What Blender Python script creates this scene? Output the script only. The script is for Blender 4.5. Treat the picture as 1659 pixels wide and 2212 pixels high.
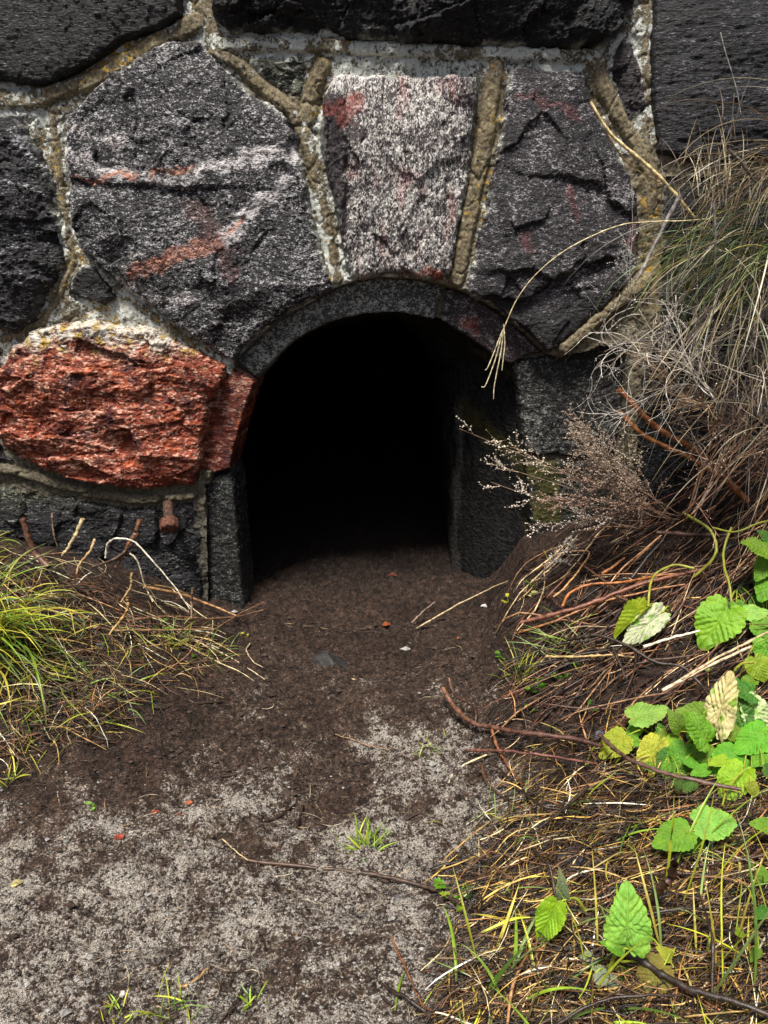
import bpy, math, random
import numpy as np
from mathutils import Vector
random.seed(7)
rng = np.random.default_rng(11)
for o in list(bpy.data.objects): bpy.data.objects.remove(o)
SC = bpy.context.scene
COL = SC.collection

# ------------------------------------------------------------------ camera, sky, sun, exposure
CAM_H = 1.10; PITCH = math.radians(20); YW = 2.10; F = 26/36*2212; CX, CY = 829.5, 1106
cd = bpy.data.cameras.new('camera'); cam = bpy.data.objects.new('camera', cd); COL.objects.link(cam)
cam.location = (0, 0, CAM_H); cam.rotation_euler = (math.radians(90)-PITCH, 0, 0)
cd.sensor_fit = 'VERTICAL'; cd.sensor_height = 36; cd.lens = 26; cd.clip_start = 0.02; cd.clip_end = 500
SC.camera = cam
SUN_EL = math.radians(66); SUN_AZ = math.radians(22)      # azimuth: from behind the camera, swung to the left
w = bpy.data.worlds.new('World'); SC.world = w; w.use_nodes = True
nt = w.node_tree; bg = nt.nodes['Background']
sky = nt.nodes.new('ShaderNodeTexSky'); sky.sky_type = 'NISHITA'; sky.sun_disc = False
sky.sun_elevation = SUN_EL; sky.sun_rotation = math.radians(180)+SUN_AZ
sky.air_density = 1.0; sky.dust_density = 4.0; sky.ozone_density = 0.6
nt.links.new(sky.outputs[0], bg.inputs[0]); bg.inputs[1].default_value = 0.052
sd = bpy.data.lights.new('sun', 'SUN'); sun = bpy.data.objects.new('sun', sd); COL.objects.link(sun)
sd.energy = 3.7; sd.angle = math.radians(15); sd.color = (1, .95, .87)
sdir = Vector((-math.sin(SUN_AZ)*math.cos(SUN_EL), -math.cos(SUN_AZ)*math.cos(SUN_EL), math.sin(SUN_EL)))
sun.rotation_euler = sdir.to_track_quat('Z', 'Y').to_euler(); sun.location = (-2, -3, 6)
SC.view_settings.view_transform = 'Standard'; SC.view_settings.look = 'None'
SC.view_settings.exposure = 0.95; SC.view_settings.gamma = 1

# ------------------------------------------------------------------ maths helpers
sp, cp = math.sin(PITCH), math.cos(PITCH)
def ray(px, py):
    u = (np.asarray(px, float)-CX)/F; v = -(np.asarray(py, float)-CY)/F
    return np.stack([u, cp+v*sp, -sp+v*cp], -1)
def at(px, py, Y=YW):
    d = ray(px, py); t = Y/d[..., 1]
    return np.stack([d[..., 0]*t, d[..., 1]*t, CAM_H+d[..., 2]*t], -1)
def proj(P):
    x, y, z = P[..., 0], P[..., 1], P[..., 2]-CAM_H
    zc = y*cp-z*sp; v = y*sp+z*cp
    return CX+F*x/zc, CY-F*v/zc
_perm = np.random.default_rng(3).permutation(256); _perm = np.concatenate([_perm, _perm, _perm])
_ga = np.random.default_rng(4).random(256)*2*np.pi; _gx, _gy = np.cos(_ga), np.sin(_ga)
def perlin(x, y, seed=0):
    x = x+seed*17.31; y = y-seed*9.77
    xi = np.floor(x).astype(int); yi = np.floor(y).astype(int); xf = x-xi; yf = y-yi
    xi &= 255; yi &= 255
    u = xf*xf*xf*(xf*(xf*6-15)+10); v = yf*yf*yf*(yf*(yf*6-15)+10)
    def g(a, b, dx, dy):
        h = _perm[_perm[(xi+a) & 255]+((yi+b) & 255)]
        return _gx[h]*dx+_gy[h]*dy
    n0 = g(0, 0, xf, yf)*(1-u)+g(1, 0, xf-1, yf)*u
    n1 = g(0, 1, xf, yf-1)*(1-u)+g(1, 1, xf-1, yf-1)*u
    return (n0*(1-v)+n1*v)*1.5
def fbm(x, y, f, o=4, seed=0, gain=.5, ridge=False):
    s = 0; a = 1; tot = 0
    for i in range(o):
        n = perlin(x*f, y*f, seed+i*5)
        if ridge: n = 1-2*np.abs(n)
        s = s+a*n; tot += a; a *= gain; f *= 2.03
    return s/tot
def cell(x, y, f, seed=0):
    """random value and centre of the nearest jittered cell (for broken facets)"""
    X = x*f; Y = y*f; xi = np.floor(X).astype(int); yi = np.floor(Y).astype(int)
    best = np.full(np.shape(X), 9.); bid = np.zeros(np.shape(X), int); bx = X*0; by = Y*0
    for a in (-1, 0, 1):
        for b in (-1, 0, 1):
            h = _perm[_perm[(xi+a+seed*7) & 255]+((yi+b) & 255)]; h2 = _perm[h+13]
            cx = xi+a+h/255.; cy = yi+b+h2/255.
            d = (cx-X)**2+(cy-Y)**2; m = d < best
            best = np.where(m, d, best); bid = np.where(m, h, bid); bx = np.where(m, cx, bx); by = np.where(m, cy, by)
    return bid, (X-bx)/f, (Y-by)/f
def facets(x, y, f, seed=0, tilt=.5):
    b, dx, dy = cell(x, y, f, seed)
    r1 = _ga[b]/(2*np.pi); r2 = _ga[(b*7+31) & 255]/(2*np.pi); r3 = _ga[(b*13+77) & 255]/(2*np.pi)
    return (r1-.5)/f*.5+((r2-.5)*dx+(r3-.5)*dy)*2*tilt
def ss(a, b, x):
    t = np.clip((x-a)/(b-a), 0, 1); return t*t*(3-2*t)
def polysd(px, py, poly):
    """signed distance, inside positive"""
    d = np.full(px.shape, 1e9); ins = np.zeros(px.shape, bool); n = len(poly)
    for i in range(n):
        ax, ay = poly[i]; bx, by = poly[(i+1) % n]
        ex, ey = bx-ax, by-ay; L = ex*ex+ey*ey+1e-12
        t = np.clip(((px-ax)*ex+(py-ay)*ey)/L, 0, 1)
        d = np.minimum(d, (px-ax-t*ex)**2+(py-ay-t*ey)**2)
        if ay != by:
            c = ((ay > py) != (by > py)) & (px < (bx-ax)*(py-ay)/(by-ay)+ax); ins ^= c
    d = np.sqrt(d); return np.where(ins, d, -d)
def linesd(px, py, pl):
    d = np.full(px.shape, 1e9)
    for (ax, ay), (bx, by) in zip(pl[:-1], pl[1:]):
        ex, ey = bx-ax, by-ay; L = ex*ex+ey*ey+1e-12
        t = np.clip(((px-ax)*ex+(py-ay)*ey)/L, 0, 1)
        d = np.minimum(d, (px-ax-t*ex)**2+(py-ay-t*ey)**2)
    return np.sqrt(d)
def smooth_poly(P, n):
    """resample a 3D polyline with Catmull-Rom"""
    P = np.asarray(P, float); Q = np.vstack([2*P[0]-P[1], P, 2*P[-1]-P[-2]]); m = len(P)-1
    t = np.linspace(0, m-1e-6, n); i = t.astype(int); f = (t-i)[:, None]
    a, b, c, d = Q[i], Q[i+1], Q[i+2], Q[i+3]
    return .5*((2*b)+(-a+c)*f+(2*a-5*b+4*c-d)*f**2+(-a+3*b-3*c+d)*f**3)

# ------------------------------------------------------------------ object helpers
def meta(o, label=None, cat=None, group=None, kind=None):
    if label: o['label'] = label
    if cat: o['category'] = cat
    if group: o['group'] = group
    if kind: o['kind'] = kind
    return o
def empty(name, loc, label, cat, group=None):
    o = bpy.data.objects.new(name, None); o.empty_display_size = .05; COL.objects.link(o); o.location = loc
    return meta(o, label, cat, group)
def mesh(name, V, Fq=None, Ft=None, mat=None, parent=None, cols=None, loc=None, smooth=True, uv=None):
    V = np.asarray(V, float).reshape(-1, 3)
    if parent is not None: org = np.array(parent_loc(parent))
    elif loc is not None: org = np.array(loc)
    else: org = np.array([V[:, 0].mean(), V[:, 1].mean(), V[:, 2].min()])
    me = bpy.data.meshes.new(name)
    parts = []
    if Fq is not None and len(Fq): parts.append(np.asarray(Fq, int).reshape(-1, 4))
    if Ft is not None and len(Ft): parts.append(np.asarray(Ft, int).reshape(-1, 3))
    me.vertices.add(len(V)); me.vertices.foreach_set('co', (V-org).astype(np.float32).ravel())
    loops = np.concatenate([p.ravel() for p in parts]); sizes = np.concatenate([np.full(len(p), p.shape[1]) for p in parts])
    me.loops.add(len(loops)); me.loops.foreach_set('vertex_index', loops.astype(np.int32))
    st = np.concatenate([[0], np.cumsum(sizes)[:-1]])
    me.polygons.add(len(sizes)); me.polygons.foreach_set('loop_start', st.astype(np.int32))
    me.polygons.foreach_set('loop_total', sizes.astype(np.int32))
    me.polygons.foreach_set('use_smooth', np.full(len(sizes), smooth))
    me.update(calc_edges=True); me.validate()
    if cols:
        for k, c in cols.items():
            c = np.asarray(c, float)
            if c.ndim == 1:
                me.attributes.new(k, 'FLOAT', 'POINT').data.foreach_set('value', c.astype(np.float32))
            else:
                if c.shape[1] == 3: c = np.hstack([c, np.ones((len(c), 1))])
                me.attributes.new(k, 'FLOAT_COLOR', 'POINT').data.foreach_set('color', c.astype(np.float32).ravel())
    if mat: me.materials.append(mat)
    o = bpy.data.objects.new(name, me); COL.objects.link(o)
    if parent is not None: o.parent = parent; o.location = org-np.array(parent_loc(parent))
    else: o.location = org
    return o
def parent_loc(p):
    l = np.array(p.location)
    while p.parent: p = p.parent; l = l+np.array(p.location)
    return l
def compact(V, Fa, cols):
    u, inv = np.unique(Fa, return_inverse=True)
    return V[u], inv.reshape(Fa.shape), {k: c[u] for k, c in cols.items()}

# ------------------------------------------------------------------ materials
def newmat(name):
    m = bpy.data.materials.new(name); m.use_nodes = True; n = m.node_tree
    return m, n, n.nodes['Principled BSDF'], n.nodes['Material Output']
def N(n, t, **k):
    x = n.nodes.new(t)
    for a, b in k.items(): setattr(x, a, b)
    return x
def attr(n, name):
    a = N(n, 'ShaderNodeAttribute'); a.attribute_name = name; return a
def noise(n, co, scale, detail=4, rough=.6, dist=0, stretch=None):
    t = N(n, 'ShaderNodeTexNoise'); t.inputs['Scale'].default_value = scale
    t.inputs['Detail'].default_value = detail; t.inputs['Roughness'].default_value = rough; t.inputs['Distortion'].default_value = dist
    if stretch:
        mp = N(n, 'ShaderNodeMapping'); mp.inputs['Scale'].default_value = stretch[0]; mp.inputs['Rotation'].default_value = stretch[1]
        n.links.new(co, mp.inputs[0]); co = mp.outputs[0]
    n.links.new(co, t.inputs['Vector']); return t.outputs['Fac']
def math_(n, op, a, b=None, clamp=False):
    m = N(n, 'ShaderNodeMath', operation=op, use_clamp=clamp)
    for i, v in enumerate((a, b)):
        if v is None: continue
        if isinstance(v, (int, float)): m.inputs[i].default_value = v
        else: n.links.new(v, m.inputs[i])
    return m.outputs[0]
def maprange(n, v, a, b, c=0, d=1):
    m = N(n, 'ShaderNodeMapRange', interpolation_type='SMOOTHSTEP')
    n.links.new(v, m.inputs[0])
    for i, q in enumerate((a, b, c, d)):
        if isinstance(q, (int, float)): m.inputs[i+1].default_value = q
        else: n.links.new(q, m.inputs[i+1])
    return m.outputs[0]
def mix(n, f, a, b, mode='MIX'):
    m = N(n, 'ShaderNodeMix', data_type='RGBA', blend_type=mode)
    for i, v in ((0, f), (6, a), (7, b)):
        if isinstance(v, (int, float)): m.inputs[i].default_value = v
        elif isinstance(v, tuple): m.inputs[i].default_value = v
        else: n.links.new(v, m.inputs[i])
    return m.outputs[2]
def bump(n, h, dist, strength=1, prev=None):
    b = N(n, 'ShaderNodeBump'); b.inputs['Distance'].default_value = dist; b.inputs['Strength'].default_value = strength
    n.links.new(h, b.inputs['Height'])
    if prev is not None: n.links.new(prev, b.inputs['Normal'])
    return b.outputs[0]

def stone_material(name, stretch, rough=.42, bd=.004, scale=230):
    m, n, p, out = newmat(name)
    co = N(n, 'ShaderNodeTexCoord').outputs['Object']
    col = attr(n, 'Col').outputs['Color']; fcol = attr(n, 'FCol').outputs['Color']; fle = attr(n, 'Fle').outputs['Fac']
    g1 = noise(n, co, scale, 3, .65, .4, stretch); g2 = noise(n, co, scale*.33, 3, .6, .3, stretch); g3 = noise(n, co, 22, 3, .6)
    s = math_(n, 'ADD', math_(n, 'MULTIPLY', g1, .62), math_(n, 'MULTIPLY', g2, .38))
    th = math_(n, 'SUBTRACT', .60, math_(n, 'MULTIPLY', fle, .21)); th = math_(n, 'ADD', th, math_(n, 'MULTIPLY', math_(n, 'SUBTRACT', g3, .5), .16))
    fm = maprange(n, s, th, math_(n, 'ADD', th, .10))
    base = mix(n, maprange(n, g2, .35, .65), mix(n, 1., col, (.62, .62, .66, 1), 'MULTIPLY'), mix(n, 1., col, (1.35, 1.3, 1.3, 1), 'MULTIPLY'))
    n.links.new(mix(n, fm, base, fcol), p.inputs['Base Color'])
    n.links.new(maprange(n, g2, .3, .7, rough-.08, rough+.25), p.inputs['Roughness'])
    b1 = bump(n, noise(n, co, 70, 5, .62, .5, stretch), bd*2.0, 1); b2 = bump(n, s, bd, .9, b1)
    n.links.new(b2, p.inputs['Normal']); p.inputs['Specular IOR Level'].default_value = .36
    return m
Z3 = (0, 0, 0)
M_STONE = stone_material('split_granite', ((1, 1, 1.9), (0, .5, 0)), .4, .004, 195)
M_STONE_V = stone_material('pale_granite', ((1.8, 1, .9), (0, .25, 0)), .4, .005, 200)
M_DARK = stone_material('dark_schist', ((.7, 1, 2.6), (0, .12, 0)), .42, .0045, 150)
M_DRESSED = stone_material('dressed_granite', ((1, 1, 1.3), Z3), .5, .0035, 190)
M_RED = stone_material('red_granite', ((.8, 1, 1.7), (0, .1, 0)), .30, .008, 105)
def mortar_material():
    m, n, p, out = newmat('lime_mortar')
    co = N(n, 'ShaderNodeTexCoord').outputs['Object']; col = attr(n, 'Col').outputs['Color']
    li = attr(n, 'Lichen').outputs['Fac']; ye = attr(n, 'Yellow').outputs['Fac']
    g = noise(n, co, 160, 5, .7); g2 = noise(n, co, 45, 4, .65, .6); g3 = noise(n, co, 420, 3, .7)
    c = mix(n, 1., col, mix(n, maprange(n, g, .3, .7), (.35, .33, .30, 1), (1.6, 1.55, 1.5, 1)), 'MULTIPLY')
    c = mix(n, maprange(n, g3, .66, .72), c, (.42, .36, .27, 1))
    pit = maprange(n, noise(n, co, 110, 2, .5), .30, .36)
    c = mix(n, pit, (.02, .018, .014, 1), c)
    lm = maprange(n, math_(n, 'ADD', math_(n, 'MULTIPLY', g, .50), math_(n, 'ADD', math_(n, 'MULTIPLY', g2, .50), math_(n, 'MULTIPLY', math_(n, 'SUBTRACT', li, .5), .34))), .515, .575)
    lc = mix(n, g3, (.26, .28, .25, 1), (.80, .82, .76, 1))
    c = mix(n, lm, c, lc)
    ym = maprange(n, math_(n, 'ADD', noise(n, co, 75, 3, .6), math_(n, 'MULTIPLY', math_(n, 'SUBTRACT', ye, .5), .4)), .60, .66)
    c = mix(n, ym, c, mix(n, g3, (.30, .15, .015, 1), (.48, .33, .05, 1)))
    n.links.new(c, p.inputs['Base Color']); p.inputs['Roughness'].default_value = .8
    h = math_(n, 'ADD', math_(n, 'MULTIPLY', lm, .5), math_(n, 'ADD', g, math_(n, 'MULTIPLY', pit, .5)))
    n.links.new(bump(n, h, .003, 1), p.inputs['Normal'])
    return m
M_MORTAR = mortar_material()
def soil_material():
    m, n, p, out = newmat('trodden_soil')
    co = N(n, 'ShaderNodeTexCoord').outputs['Object']; col = attr(n, 'Col').outputs['Color']; gr = attr(n, 'Grit').outputs['Fac']
    g1 = noise(n, co, 210, 4, .7, .3); g2 = noise(n, co, 60, 5, .65, .8); g3 = noise(n, co, 480, 3, .7); g4 = noise(n, co, 14, 4, .6)
    c = mix(n, 1., col, mix(n, maprange(n, g2, .35, .65), (.30, .27, .26, 1), (1.8, 1.65, 1.55, 1)), 'MULTIPLY')
    c = mix(n, 1., c, mix(n, maprange(n, g1, .36, .64), (.50, .48, .46, 1), (1.6, 1.5, 1.42, 1)), 'MULTIPLY')
    s = math_(n, 'ADD', math_(n, 'MULTIPLY', g1, .45), math_(n, 'ADD', math_(n, 'MULTIPLY', g2, .30), math_(n, 'MULTIPLY', g4, .25)))
    th = math_(n, 'SUBTRACT', .60, math_(n, 'MULTIPLY', gr, .145))
    fm = maprange(n, s, th, math_(n, 'ADD', th, .09))
    fc = mix(n, maprange(n, g3, .35, .65), (.17, .143, .122, 1), (.76, .70, .615, 1))
    c = mix(n, fm, c, fc)
    n.links.new(c, p.inputs['Base Color']); n.links.new(maprange(n, g2, .3, .7, .62, .9), p.inputs['Roughness'])
    b1 = bump(n, g2, .022, 1); b2 = bump(n, math_(n, 'ADD', g1, math_(n, 'MULTIPLY', g3, .5)), .008, 1, b1)
    n.links.new(b2, p.inputs['Normal']); p.inputs['Specular IOR Level'].default_value = .3
    return m
M_SOIL = soil_material()
def strand_material(name, rough=.5, trans=0., spec=.5, var=.5, scale=60):
    m, n, p, out = newmat(name)
    co = N(n, 'ShaderNodeTexCoord').outputs['Object']; col = attr(n, 'Col').outputs['Color']
    g = noise(n, co, scale, 4, .6)
    c = mix(n, 1., col, mix(n, maprange(n, g, .3, .7), (1-var, 1-var, 1-var, 1), (1+var*.8, 1+var*.8, 1+var*.7, 1)), 'MULTIPLY')
    n.links.new(c, p.inputs['Base Color']); p.inputs['Roughness'].default_value = rough; p.inputs['Specular IOR Level'].default_value = spec
    n.links.new(bump(n, noise(n, co, scale*5, 3, .6), .001, .7), p.inputs['Normal'])
    if trans:
        t = N(n, 'ShaderNodeBsdfTranslucent'); n.links.new(c, t.inputs[0]); ms = N(n, 'ShaderNodeMixShader'); ms.inputs[0].default_value = trans
        n.links.new(p.outputs[0], ms.inputs[1]); n.links.new(t.outputs[0], ms.inputs[2]); n.links.new(ms.outputs[0], out.inputs[0])
    return m
M_STRAW = strand_material('dry_straw', .5, .15, .4, .55, 45)
M_GRASS = strand_material('grass_blade', .35, .35, .5, .3, 30)
M_TWIG = strand_material('wet_bark', .42, 0, .5, .6, 90)
M_CRUMB = strand_material('soil_crumb', .85, 0, .2, .4, 200)
M_RUST = strand_material('rusted_iron', .8, 0, .3, .75, 130)
def leaf_material():
    m, n, p, out = newmat('mint_leaf')
    co = N(n, 'ShaderNodeTexCoord').outputs['Object']; col = attr(n, 'Col').outputs['Color']; ve = attr(n, 'Vein').outputs['Fac']
    ob = N(n, 'ShaderNodeObjectInfo').outputs['Color']
    g = noise(n, co, 110, 4, .6); g2 = noise(n, co, 30, 3, .6)
    c = mix(n, 1., col, ob, 'MULTIPLY')
    c = mix(n, 1., c, mix(n, maprange(n, g2, .3, .7), (.75, .82, .7, 1), (1.15, 1.1, 1.1, 1)), 'MULTIPLY')
    c = mix(n, math_(n, 'MULTIPLY', ve, .28), c, (.40, .48, .10, 1))
    c = mix(n, math_(n, 'MULTIPLY', maprange(n, g, .64, .72), .6), c, (.30, .22, .05, 1))
    n.links.new(c, p.inputs['Base Color']); p.inputs['Roughness'].default_value = .38; p.inputs['Specular IOR Level'].default_value = .45
    n.links.new(bump(n, g, .0012, .8), p.inputs['Normal'])
    t = N(n, 'ShaderNodeBsdfTranslucent'); n.links.new(c, t.inputs[0]); ms = N(n, 'ShaderNodeMixShader'); ms.inputs[0].default_value = .35
    n.links.new(p.outputs[0], ms.inputs[1]); n.links.new(t.outputs[0], ms.inputs[2]); n.links.new(ms.outputs[0], out.inputs[0])
    return m
M_LEAF = leaf_material()

# ------------------------------------------------------------------ the wall: stones, mortar, arch
S = []   # (name, label, outline in photo pixels, base height m, bulge m, rough, material, colour, fleck colour, fleck amount, step lines)
def stone(poly, h0, bulge, rough, mat, col, fcol, fle, label, name='stone', steps=(), paint=None, soft=.014, stretch=(1., 1.), rot=0.):
    S.append(dict(poly=poly, h0=h0, bulge=bulge, rough=rough, mat=mat, col=col, fcol=fcol, fle=fle, label=label, name=name, steps=steps, paint=paint, soft=soft, stretch=stretch, rot=rot))
DK = (.0065, .0065, .0075); GR = (.012, .0115, .0135); WH = (.46, .45, .46); GF = (.25, .25, .27)
ring_out = [(500,785),(525,760),(560,726),(590,700),(625,678),(680,650),(715,627),(770,607),(830,600),(900,604),(960,617),(1005,632),(1060,660),(1110,697),(1150,733),(1187,768)]
ring_in = [(1112,797),(1075,778),(1040,752),(1010,730),(980,713),(940,697),(900,686),(860,681),(820,681),(780,685),(740,694),(700,706),(665,722),(630,744),(600,768),(572,798),(548,828)]
open_poly = ring_in[::-1]+[(1120,830),(1132,900),(1140,990),(1150,1080),(1160,1200),(1165,1500),(535,1500),(524,1330),(515,1240),(506,1140),(500,1060),(497,1020),(503,975),(515,925),(532,875)]
# paint functions work on px, py arrays and the colour arrays (colour of the rock itself)
def nz(px, py, f, seed): return fbm(px, py, f, 4, seed)
def band(px, py, line, wd, seed=0, f=.02):
    d = linesd(px+nz(px, py, f, seed)*26, py+nz(px, py, f, seed+9)*26, line)
    return np.clip(1-ss(wd*.35, wd, d)-.25+.55*nz(px, py, .06, seed+3), 0, 1)
def mixc(c, m, new): return c*(1-m[:, None])+np.array(new)[None]*m[:, None]
def paint_big(px, py, c, fc, fl):
    for ln, wd, k in (([(150,330),(220,368),(330,388),(420,378),(520,345),(635,330)], 26, .5), ([(620,395),(560,440),(530,470),(495,515)], 22, .6), ([(150,270),(200,300),(280,310)], 14, .2), ([(300,560),(260,600),(330,640),(420,650)], 20, .2)):
        m = band(px, py, ln, wd, 2); fl += m*k; c[:] = mixc(c, m*.5, (.16, .14, .14)); fc[:] = mixc(fc, m*.7, (.75, .70, .69))
    for ln, wd in (([(300,592),(340,568),(390,548),(480,528)], 24), ([(150,375),(200,388),(300,382)], 9), ([(340,380),(430,362)], 10), ([(520,470),(500,500)], 9)):
        m = band(px, py, ln, wd, 5); fl += m*.25; c[:] = mixc(c, m*.8, (.15, .035, .015)); fc[:] = mixc(fc, m*.9, (.55, .20, .10))
    m = band(px, py, [(425,455),(450,490),(490,540),(500,580)], 38, 8); c[:] = mixc(c, m*.6, (.06, .014, .010)); fc[:] = mixc(fc, m*.6, (.22, .07, .05))
def paint_key(px, py, c, fc, fl):
    m = ss(6, -6, px-(745+.02*(py-300)+nz(px, py, .03, 1)*14)) * ss(195, 215, py)*ss(540, 440, py+nz(px, py, .03, 4)*40)
    fl -= m*.62; c[:] = mixc(c, m*.9, (.035, .030, .033))
    m = band(px, py, [(705,240),(735,225),(765,215),(745,262)], 22, 3); fl += m*.1; c[:] = mixc(c, m, (.16, .03, .02)); fc[:] = mixc(fc, m, (.35, .10, .08))
    m = band(px, py, [(890,600),(920,582),(945,600)], 18, 3); c[:] = mixc(c, m, (.20, .03, .015)); fc[:] = mixc(fc, m, (.55, .12, .07))
    m = ss(.12, .5, nz(px*1.4, py*.5, .02, 20)); c[:] = mixc(c, m*.6, (.15, .05, .045)); fc[:] = mixc(fc, m*.55, (.55, .30, .30))
    m = ss(985, 1020, px+nz(px, py, .03, 6)*22)*ss(260, 210, py)+ss(1000, 1030, px+nz(px, py, .03, 8)*30); m = np.clip(m, 0, 1); fl -= m*.35
    m = ss(.1, .5, nz(px, py, .012, 31)); fl -= m*.22
def paint_right(px, py, c, fc, fl):
    m = ss(0, .5, nz(px, py, .008, 41)); fl += m*.14-.04
    for ln, wd in (([(1130,500),(1142,540)], 16), ([(1370,480),(1365,540)], 18), ([(1130,210),(1250,250)], 14), ([(1225,400),(1240,470)], 12)):
        m = band(px, py, ln, wd, 5); c[:] = mixc(c, m*.7, (.09, .02, .02)); fc[:] = mixc(fc, m*.6, (.30, .10, .10))
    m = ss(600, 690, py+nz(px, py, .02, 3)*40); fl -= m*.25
def paint_red(px, py, c, fc, fl):
    n1 = nz(px, py*1.8, .016, 51); m = ss(.05, .45, n1); c[:] = mixc(c, m*.8, (.040, .016, .022)); fl -= m*.16
    m = ss(.15, .5, nz(px, py*1.4, .05, 71)); c[:] = mixc(c, m*.8, (.05, .018, .016)); m = ss(.1, .5, nz(px, py*1.4, .045, 75)); fl += m*.35
    m = ss(.1, .5, nz(px, py*1.5, .02, 55)); c[:] = mixc(c, m*.7, (.50, .100, .028)); fc[:] = mixc(fc, m*.5, (.74, .30, .15))
    m = ss(770, 712, py+nz(px, py, .03, 58)*34-.10*np.abs(px-200)); 
    fl += m*.35; c[:] = mixc(c, m*.5, (.22, .20, .15)); fc[:] = mixc(fc, m*.85, (.70, .70, .62))
    m2 = np.clip(ss(800, 730, py-.10*np.abs(px-200)+nz(px, py, .03, 58)*40)*ss(.05, .3, nz(px, py, .05, 63)), 0, 1); fc[:] = mixc(fc, m2, (.52, .36, .06))
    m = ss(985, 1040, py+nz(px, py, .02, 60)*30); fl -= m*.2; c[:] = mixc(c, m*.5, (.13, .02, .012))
def paint_low(px, py, c, fc, fl):
    m = ss(1130, 1040, py+nz(px, py, .03, 58)*40)*ss(330, 60, px); fl += m*.28; c[:] = mixc(c, m*.5, (.07, .075, .04)); fc[:] = mixc(fc, m*.6, (.34, .36, .20))
def paint_left(px, py, c, fc, fl):
    for ln, wd, k in (([(30,285),(60,330),(100,370)], 16, .5), ([(-20,370),(20,395),(60,405),(100,412)], 12, .4), ([(0,480),(90,500)], 14, .12)):
        m = band(px, py, ln, wd, 2); fl += m*k; fc[:] = mixc(fc, m*.6, (.70, .70, .70))
def paint_moss_jamb(px, py, c, fc, fl):
    m = np.clip(band(px, py, [(1140,1010),(1180,1020),(1200,1060),(1190,1120)], 48, 3), 0, 1); c[:] = mixc(c, m*.9, (.06, .058, .008)); fc[:] = mixc(fc, m*.9, (.13, .12, .02)); fl -= m*.2
def paint_ring(px, py, c, fc, fl):
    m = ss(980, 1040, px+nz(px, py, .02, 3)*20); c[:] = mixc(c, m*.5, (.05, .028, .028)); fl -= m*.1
    for ln in ([(1020,690),(1030,720)], [(1010,705),(1022,712)]):
        m2 = band(px, py, ln, 16, 5); c[:] = mixc(c, m2, (.13, .03, .025))
    m2 = band(px, py, [(560,800),(585,775)], 12, 6); c[:] = mixc(c, m2*.5, (.06, .065, .02))
    m2 = band(px, py, [(740,640),(800,650)], 18, 6); c[:] = mixc(c, m2*.4, (.07, .055, .03))
B = -400; R_ = 2300; L_ = -640
stone([(L_,B),(388,B),(390,30),(345,62),(290,80),(262,88),(240,106),(195,136),(150,160),(100,183),(50,181),(0,173),(L_,120)], .022, .03, .9, M_DARK, DK, GF, .16, 'nearly black rough stone in the top left corner')
stone([(460,B),(455,20),(470,48),(492,70),(600,66),(700,70),(760,80),(850,84),(1000,94),(1100,98),(1200,99),(1290,106),(1312,95),(1342,62),(1372,10),(1380,B)], .02, .05, 1.1, M_DARK, DK, GF, .12, 'black overhanging stone along the top of the wall', steps=(([(430,20),(600,30),(760,75)], -.016), ([(880,60),(1000,20),(1100,-40)], .02)))
stone([(1420,B),(1414,20),(1410,110),(1412,220),(1424,300),(1424,330),(1500,352),(1700,345),(R_,330),(R_,B)], .012, .03, .8, M_DARK, (.012,.0125,.015), (.24,.24,.28), .16, 'blue black layered stone in the top right corner', stretch=(.5,2.4))
stone([(1432,372),(1500,368),(1700,362),(R_,350),(R_,1500),(1380,1500),(1370,900),(1420,700),(1436,560)], .0, .02, .8, M_DARK, DK, GF, .12, 'black stone hidden behind the dry stems on the right')
stone([(142,262),(150,240),(178,214),(225,176),(300,121),(350,92),(400,82),(436,90),(447,110),(480,148),(520,182),(560,212),(592,228),(620,256),(640,292),(648,330),(655,370),(664,420),(676,470),(688,520),(699,570),(712,604),(716,622),(680,646),(620,677),(588,699),(558,724),(523,758),(503,785),(470,766),(390,711),(330,666),(280,632),(248,606),(212,574),(178,546),(166,520),(153,480),(145,400),(138,325)],
      .026, .028, .62, M_STONE, GR, WH, .43, 'large grey stone with white bands and a rust red streak', steps=(([(140,385),(250,402),(330,398),(400,410),(480,404)], -.009), ([(500,660),(480,690),(455,740)], -.012), ([(500,600),(480,650),(620,610)], .008), ([(280,300),(330,285),(350,270)], .008)), paint=paint_big, rot=.35)
stone([(L_,235),(0,243),(38,254),(55,285),(76,322),(96,350),(110,382),(116,412),(106,440),(124,480),(130,540),(132,580),(112,612),(92,642),(72,688),(35,719),(0,708),(L_,690)], .018, .03, 1.1, M_DARK, GR, (.42,.43,.46), .22, 'dark grey stone with a white streak at the left edge', paint=paint_left, steps=(([(-60,470),(40,480),(125,470)], -.012),))
stone([(176,566),(205,576),(221,600),(246,646),(215,662),(185,652),(141,637),(150,600)], .012, .01, .7, M_DARK, DK, GF, .2, 'small black triangular stone above the red stone')
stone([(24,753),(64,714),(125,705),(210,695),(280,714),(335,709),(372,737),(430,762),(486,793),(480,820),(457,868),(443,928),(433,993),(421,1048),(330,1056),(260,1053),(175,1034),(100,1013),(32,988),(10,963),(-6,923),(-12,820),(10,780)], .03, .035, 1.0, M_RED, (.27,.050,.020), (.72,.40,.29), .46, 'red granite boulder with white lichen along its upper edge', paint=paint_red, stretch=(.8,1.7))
stone([(L_,735),(-40,742),(0,760),(-22,820),(-16,930),(0,975),(20,1000),(L_,990)], .01, .03, .8, M_DARK, DK, GF, .25, 'dark stone beyond the left edge of the red granite')
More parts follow.
